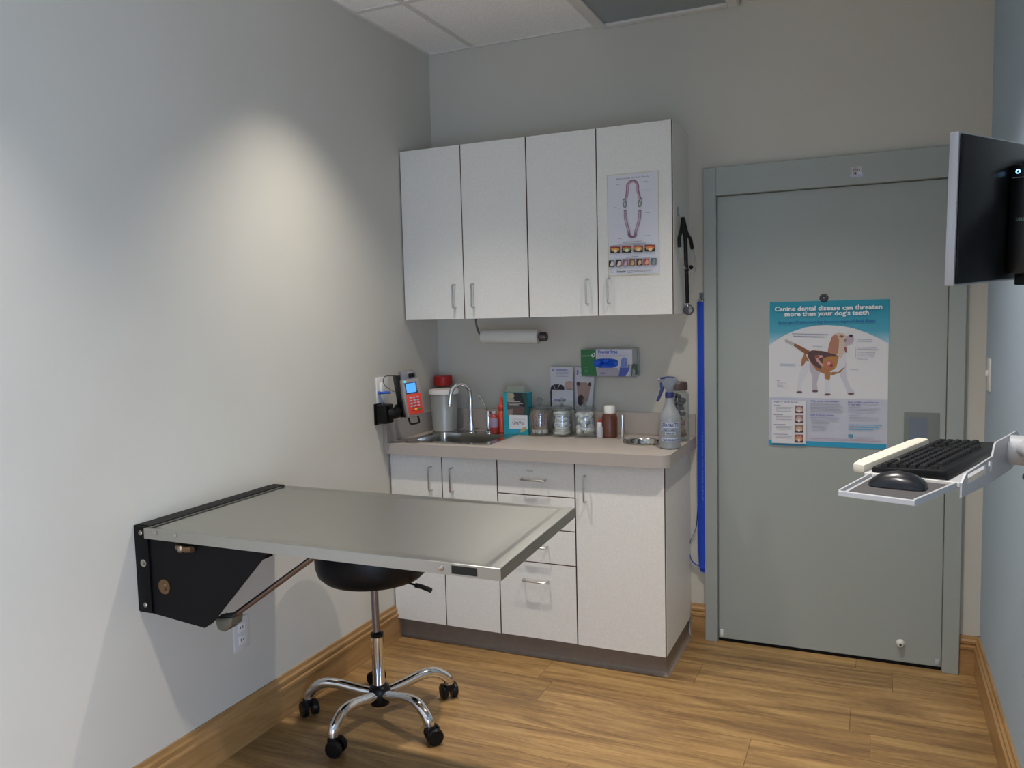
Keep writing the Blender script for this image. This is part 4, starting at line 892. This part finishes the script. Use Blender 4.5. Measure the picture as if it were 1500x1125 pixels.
MB().lathe([(.012, 0), (.012, .003), (.006, .003), (.005, .006), (0, .006)], (.036, -1.968, .800), (0, -1, 0), 18).build('pivot_bolt', steelp, et)
MB().lathe([(.023, 0), (.023, .003), (.012, .003), (.010, .008), (0, .008)], (.110, -1.962, .732), (0, -1, 0), 24).build('brass_washer', mat('tarnished_brass', '7d6248', .4, .8), et)
MB().tube([(.175, -1.965, .862), (.215, -1.972, .860), (.245, -1.975, .864)], .009, 12).build('lock_knob', mat('tarnished_brass', '7d6248', .4, .8), et)
MB().ball((.196, -1.972, .860), .012, 12).build('lock_collar', satin, et)
# strut
p0, p1 = Vector((.300, -1.90, .632)), Vector((.640, -1.90, .866))
MB().tube([p0, p1], .0085, 14).build('support_strut', mat('strut_metal', '7f706a', .3, .9), et)
MB().tube([p0-Vector((.026, 0, .006)), p0+Vector((.03, 0, .008))], .018, 14).build('strut_clevis', mat('bracket_zinc', '77756a', .45, .7), et)
MB().prism([(.265, -1.925, .640), (.335, -1.925, .648), (.330, -1.925, .622), (.300, -1.925, .600), (.275, -1.925, .604)], (0, .05, 0), .004).build('strut_bracket', mat('bracket_zinc', '77756a', .45, .7), et)
MB().box((.60, -1.925, .868), (.68, -1.875, .8785), .002).build('strut_shoe', blackm, et)
# ------------------------------------------------------------------ stool
SX, SY = .362, -1.200
st = thing('stool', 'round black vinyl stool with a five-spoke chrome base under the exam table', 'stool', (SX, SY, 0))
sc = (SX-.008, SY)
MB().lathe([(.085, .555), (.15, .552), (.185, .560), (.206, .580), (.215, .610), (.217, .655), (.212, .677), (.195, .690), (.12, .696), (0, .697)], (sc[0], sc[1], 0), n=56).build('seat', vinyl, st)
MB().box((SX-.10, SY-.09, .542), (SX+.08, SY+.09, .555), .004).build('seat_plate', blackm, st)
MB().cyl((SX-.004, SY, .30), (SX-.006, SY, .545), .0145, 24).build('gas_lift', mat('lift_tube', '8d8c98', .15, .95), st)
MB().lathe([(.016, .322), (.024, .322), (.025, .336), (.016, .340)], (SX-.002, SY, 0), n=24).build('collar', blackp, st)
MB().lathe([(.023, .12), (.0235, .325)], (SX-.002, SY, 0), n=28).build('column', chrome, st)
MB().lathe([(.026, .052), (.036, .056), (.042, .075), (.043, .105), (.038, .122), (.028, .132), (.022, .134)], (SX, SY, 0), n=28).build('hub', blackp, st)
b = MB(); b.tube([(SX+.06, SY-.01, .548), (SX+.15, SY-.02, .555), (SX+.20, SY-.03, .553)], .004, 8, 3); b.build('lever', blackm, st)
MB().tube([(SX+.195, SY-.03, .553), (SX+.225, SY-.032, .551), (SX+.262, SY-.035, .543)], .009, 10, 3).build('lever_grip', blackp, st)
arm0 = None; parts0 = None
for k in range(5):
    a_ = math.radians(196+72*k); c_, s_ = math.cos(a_), math.sin(a_)
    P = lambda r_, z_, l=0: (SX+c_*r_-s_*l, SY+s_*r_+c_*l, z_)
    lg = MB().tube([P(.030, .098), P(.10, .112), P(.17, .128), P(.225, .128), P(.262, .108), P(.285, .085), P(.289, .066)], .0195, 16, 5).build('leg', chrome, st)
    # caster
    R0 = .292; sw = random.Random(k*3+2).uniform(-.8, .8)
    b = MB(); b.box((-.013, -.018, .034), (.018, .018, .068), .006); b.cyl((-.002, 0, .055), (-.002, 0, .075), .009, 14)
    hb = b.build('caster', blackp, st, local=True); hb.location = (c_*R0, s_*R0, 0); hb.rotation_euler = (0, 0, a_+PI/2+sw)
    for s2 in (-1, 1):
        wb = MB(); wb.lathe([(.010, -.010), (.027, -.012), (.0305, -.007), (.0305, .007), (.026, .012), (.008, .013), (0, .013)], (.014, s2*.021, .0305), (0, s2, 0), 24)
        wb.build('wheel', blackp, hb, local=True)
# ------------------------------------------------------------------ keyboard tray
TO = Vector((2.120, -1.800, 1.150)); th = math.atan2(.944, .330)   # long axis direction
tr = thing('keyboard_tray', 'grey wall-arm keyboard tray with a mouse platform before the blue wall', 'keyboard tray', TO, (0, 0, th))
# local x = long axis (away along the wall), local -y = toward the right wall
def tl(l, s_, z_): return (l, -s_, z_)
b = MB(); b.prism([tl(-.226, -.018, .006), tl(-.226, .122, .006), tl(-.005, .140, .006), tl(-.005, -.030, .006)], (0, 0, .003)); b.build('mouse_platform', greym, tr, local=True, smooth=False)
b = MB(); b.prism([tl(-.218, -.010, .009), tl(-.218, .116, .009), tl(-.018, .130, .009), tl(-.018, -.022, .009)], (0, 0, .0012)); b.build('mouse_pad', greyd, tr, local=True, smooth=False)
b = MB(); b.box(tl(-.230, -.020, .004), tl(-.223, .125, .015), .001, 1); b.build('front_lip', greym, tr, local=True)
b = MB(); b.prism([tl(-.224, .120, .004), tl(-.017, .137, .004), tl(-.017, .142, .004), tl(-.224, .125, .004)], (0, 0, .012)); b.build('side_lip', greym, tr, local=True, smooth=False)
b = MB(); b.prism([tl(-.224, -.022, .004), tl(-.017, -.034, .004), tl(-.017, -.030, .004), tl(-.224, -.018, .004)], (0, 0, .012)); b.build('side_lip', greym, tr, local=True, smooth=False)
MB().box(tl(-.012, -.046, .012), tl(.465, .146, .015), .001, 1).build('keyboard_shelf', greym, tr, local=True)
MB().box(tl(-.016, -.046, .006), tl(-.0125, .146, .016), .001, 1).build('shelf_edge', white, tr, local=True)
# side bracket with slots
pr = [(-.012, -.016), (-.012, .014), (.02, .030), (.235, .036), (.250, .058), (.262, .064), (.46, .066), (.50, .050), (.50, .000), (.42, -.022), (.20, -.024)]
def slot(x0, x1, z0, z1): return [(x0, z0), (x1, z0), (x1, z1), (x0, z1)]
b = MB(); b.plate(pr, [slot(.030, .175, .006, .026), slot(.195, .228, .004, .028)], 0, .004)
b.b.transform(Matrix(((1, 0, 0, 0), (0, 0, -1, -.146), (0, 1, 0, 0), (0, 0, 0, 1))))
b.build('side_bracket', greym, tr, local=True, smooth=False)
b = MB(); b.prism([tl(-.012, -.048, .010), tl(.455, -.048, .010), tl(.455, -.080, .010), tl(.40, -.086, .010), tl(.05, -.086, .010), tl(-.002, -.078, .010)], (0, 0, .022), .007); b.build('palm_rest', cream, tr, local=True)
MB().cyl(tl(.40, .150, .028), tl(.40, .195, .028), .036, 28).build('pivot_housing', greym, tr, local=True)
MB().tube([tl(.40, .172, .040), tl(.43, .215, .044), tl(.44, .25, .042)], .020, 12, 3).build('arm', greym, tr, local=True)
AW = wm(tr)
a0 = AW @ Vector(tl(.435, .215, .040)); jn = Vector((2.452, -1.640, 1.185))
MB().tube([AW @ Vector(tl(.40, .18, .034)), Vector((2.425, -1.60, 1.193)), jn], .022, 12, 3).build('arm', greym, tr)
kb_ = AW @ Vector(tl(.33, .20, -.01))
MB().cyl(jn-Vector((0, 0, .06)), jn+Vector((0, 0, .03)), .028, 20).build('swivel_post', greym, tr)
MB().tube([jn, Vector((2.478, -1.70, 1.18))], .022, 12).build('arm', greym, tr)
MB().box((2.474, -1.76, 1.02), (XR-.0005, -1.64, 1.30), .004).build('wall_track', greym, tr)
kx = AW @ Vector(tl(.43, .19, .0))
MB().cyl(kx+Vector((0, 0, -.034)), kx+Vector((0, 0, .02)), .006, 10).build('knob_stem', satin, tr)
MB().lathe([(.018, 0), (.020, .004), (.018, .012), (0, .012)], kx+Vector((0, 0, -.046)), n=18).build('knob', mat('olive_knob', '6b6a56', .5), tr)
# keyboard
kb = thing('keyboard', 'black full-size computer keyboard on the grey wall-arm tray', 'keyboard', AW @ Vector(tl(-.002, 0, .0155)), (0, 0, th))
b = MB(); b.prism([(0, 0.036, 0), (0, 0.036, .010), (0, -.10, .019), (0, -.116, .018), (0, -.122, 0)], (.462, 0, 0), .003); b.build('base', blackp, kb, local=True)
# the keyboard faces the palm rest: rows run along local x, front edge at local +y
MB().prism([(.004, .0345, .0101), (.458, .0345, .0101), (.458, .022, .0108), (.004, .022, .0108)], (0, 0, .0012), .0004).build('wrist_strip', mat('keyboard_dark', '1b1c20', .35), kb, local=True)
km = MB(); km.prism([(-.0079, -.0078, 0), (.0079, -.0078, 0), (.0079, .0078, 0), (-.0079, .0078, 0)], (0, 0, .0075)); 
for v in km.b.verts:
    if v.co.z > .005: v.co.x *= .68; v.co.y *= .68
k0 = km.build('key', mat('key_black', '16171b', .6, spec=.3), kb, local=True, smooth=False)
first = True
rowsx = [x*.0188 for x in range(15)]
for r_ in range(6):
    yy = .012-r_*.0195-(.004 if r_ == 5 else 0); zz = .0112+(.036-yy)*.055
    cols = [.018+i*.0188 for i in range(15)]+[.312+i*.0188 for i in range(3)]+[.378+i*.0188 for i in range(4)]
    for ci, xx in enumerate(cols):
        wdt = 1
        if r_ == 0 and ci in (4, 5, 7, 8): continue
        if r_ == 0 and ci == 6: wdt = 5.6
        if r_ == 2 and 15 <= ci < 18: continue
        if r_ == 1 and ci in (15, 17): continue
        if r_ == 5 and ci in (1, 18, 19, 20, 21): continue
        if first: o = k0; first = False
        else: o = k0.copy(); C.objects.link(o)
        o.location = (xx, yy, zz); o.scale = (wdt, 1, 1)
# mouse
mo_p = AW @ Vector(tl(-.100, .052, .0105))
ms = thing('computer_mouse', 'black computer mouse on the grey platform of the tray', 'mouse', mo_p, (0, 0, th+.15-PI/2))
b = MB(); rs = []
for (y_, hw, hh) in ((-.054, .020, .009), (-.048, .027, .017), (-.030, .031, .028), (0, .031, .032), (.03, .030, .026), (.048, .025, .015), (.054, .016, .008)):
    ring = []
    for i in range(14):
        a_ = PI*i/13; ring.append(b.b.verts.new((math.cos(a_)*hw, y_, .001+max(0,math.sin(a_))**.8*hh)))
    rs.append(ring)
for p_, q_ in zip(rs, rs[1:]):
    for i in range(13): b.b.faces.new([p_[i], p_[i+1], q_[i+1], q_[i]])
    b.b.faces.new([p_[0], q_[0], q_[-1], p_[-1]])
b.b.faces.new(rs[0]); b.b.faces.new(rs[-1][::-1])
b.b.transform(Matrix.Rotation(PI/2, 4, 'Z'))
b.build('shell', mat('mouse_black', '14151c', .28, coat=.3), ms, local=True)
MB().cyl((.034, -.004, .0185), (.034, .004, .0185), .008, 14).build('scroll_wheel', greyd, ms, local=True)
# ------------------------------------------------------------------ monitor (seen from behind)
hd = math.radians(26)
Lm = Vector((math.sin(hd), math.cos(hd), 0))
mo = thing('monitor', 'black computer monitor with silver edge seen from behind on a wall arm', 'monitor', (2.240, -1.740, 1.573), (0, math.radians(-2.6), 0))
mo.rotation_euler = (Matrix.Rotation(math.atan2(Lm.y, Lm.x), 3, 'Z') @ Matrix.Rotation(math.radians(-2.6), 3, 'Y') @ Matrix.Rotation(math.radians(2.0), 3, 'X')).to_euler()
# local x along the width, local -y = back side (toward the camera and right wall), screen at +y
MW, MH = .49, .325
MB().box((0, -.004, 0), (MW, .016, MH), .003).build('bezel', silverp, mo, local=True)
MB().box((.004, -.010, .004), (MW-.004, -.0035, MH-.004), .003).build('back_cover', glossb, mo, local=True)
MB().box((.012, .0155, .018), (MW-.012, .0168, MH-.012)).build('screen', mat('screen_off', '08090c', .12), mo, local=True, smooth=False)
Mm = wm(mo)
MB().tube([Mm @ Vector((.470, -.011, MH/2+.10)), Mm @ Vector((.472, -.018, MH/2+.10)), Vector((XR-.0145, -1.32, 1.83))], .010, 12, 2).build('wall_arm', blackm, mo)
MB().box((XR-.014, -1.38, 1.76), (XR-.0005, -1.26, 1.90), .003).build('wall_plate', blackm, mo)
pc = thing('mini_computer', 'small black computer with a lit power button strapped behind the monitor', 'computer', Mm @ Vector((.275, -.0295, .012)), mo.rotation_euler)
MB().box((0, -.022, .005), (.18, .018, .256), .003).build('case', mat('pc_black', '070709', .3), pc, local=True)
b = MB(); b.lathe([(.0030, 0), (.0052, .0008), (.0030, .0016)], (-.0002, .002, .240), (-1, 0, 0), 18, cap=False); b.build('power_button', mat('power_led', '9ad4ff', .3, emit=1.2), pc, local=True)
MB().box((-.0005, -.014, .2255), (.0003, .014, .2270)).build('status_line', mat('pale_line', '8d959c', .4), pc, local=True, smooth=False)
text('DELL', .009, wm(pc) @ Vector((-.0007, -.008, .128)), wm(pc).to_3x3() @ Vector((0, -1, 0)), wm(pc).to_3x3() @ Vector((0, 0, 1)), '6f8a80', pc, name='logo', width=.020, bold=.0003)
MB().box((.018, -.020, -.022), (.17, .006, .005), .003).build('lower_bracket', blackm, pc, local=True)
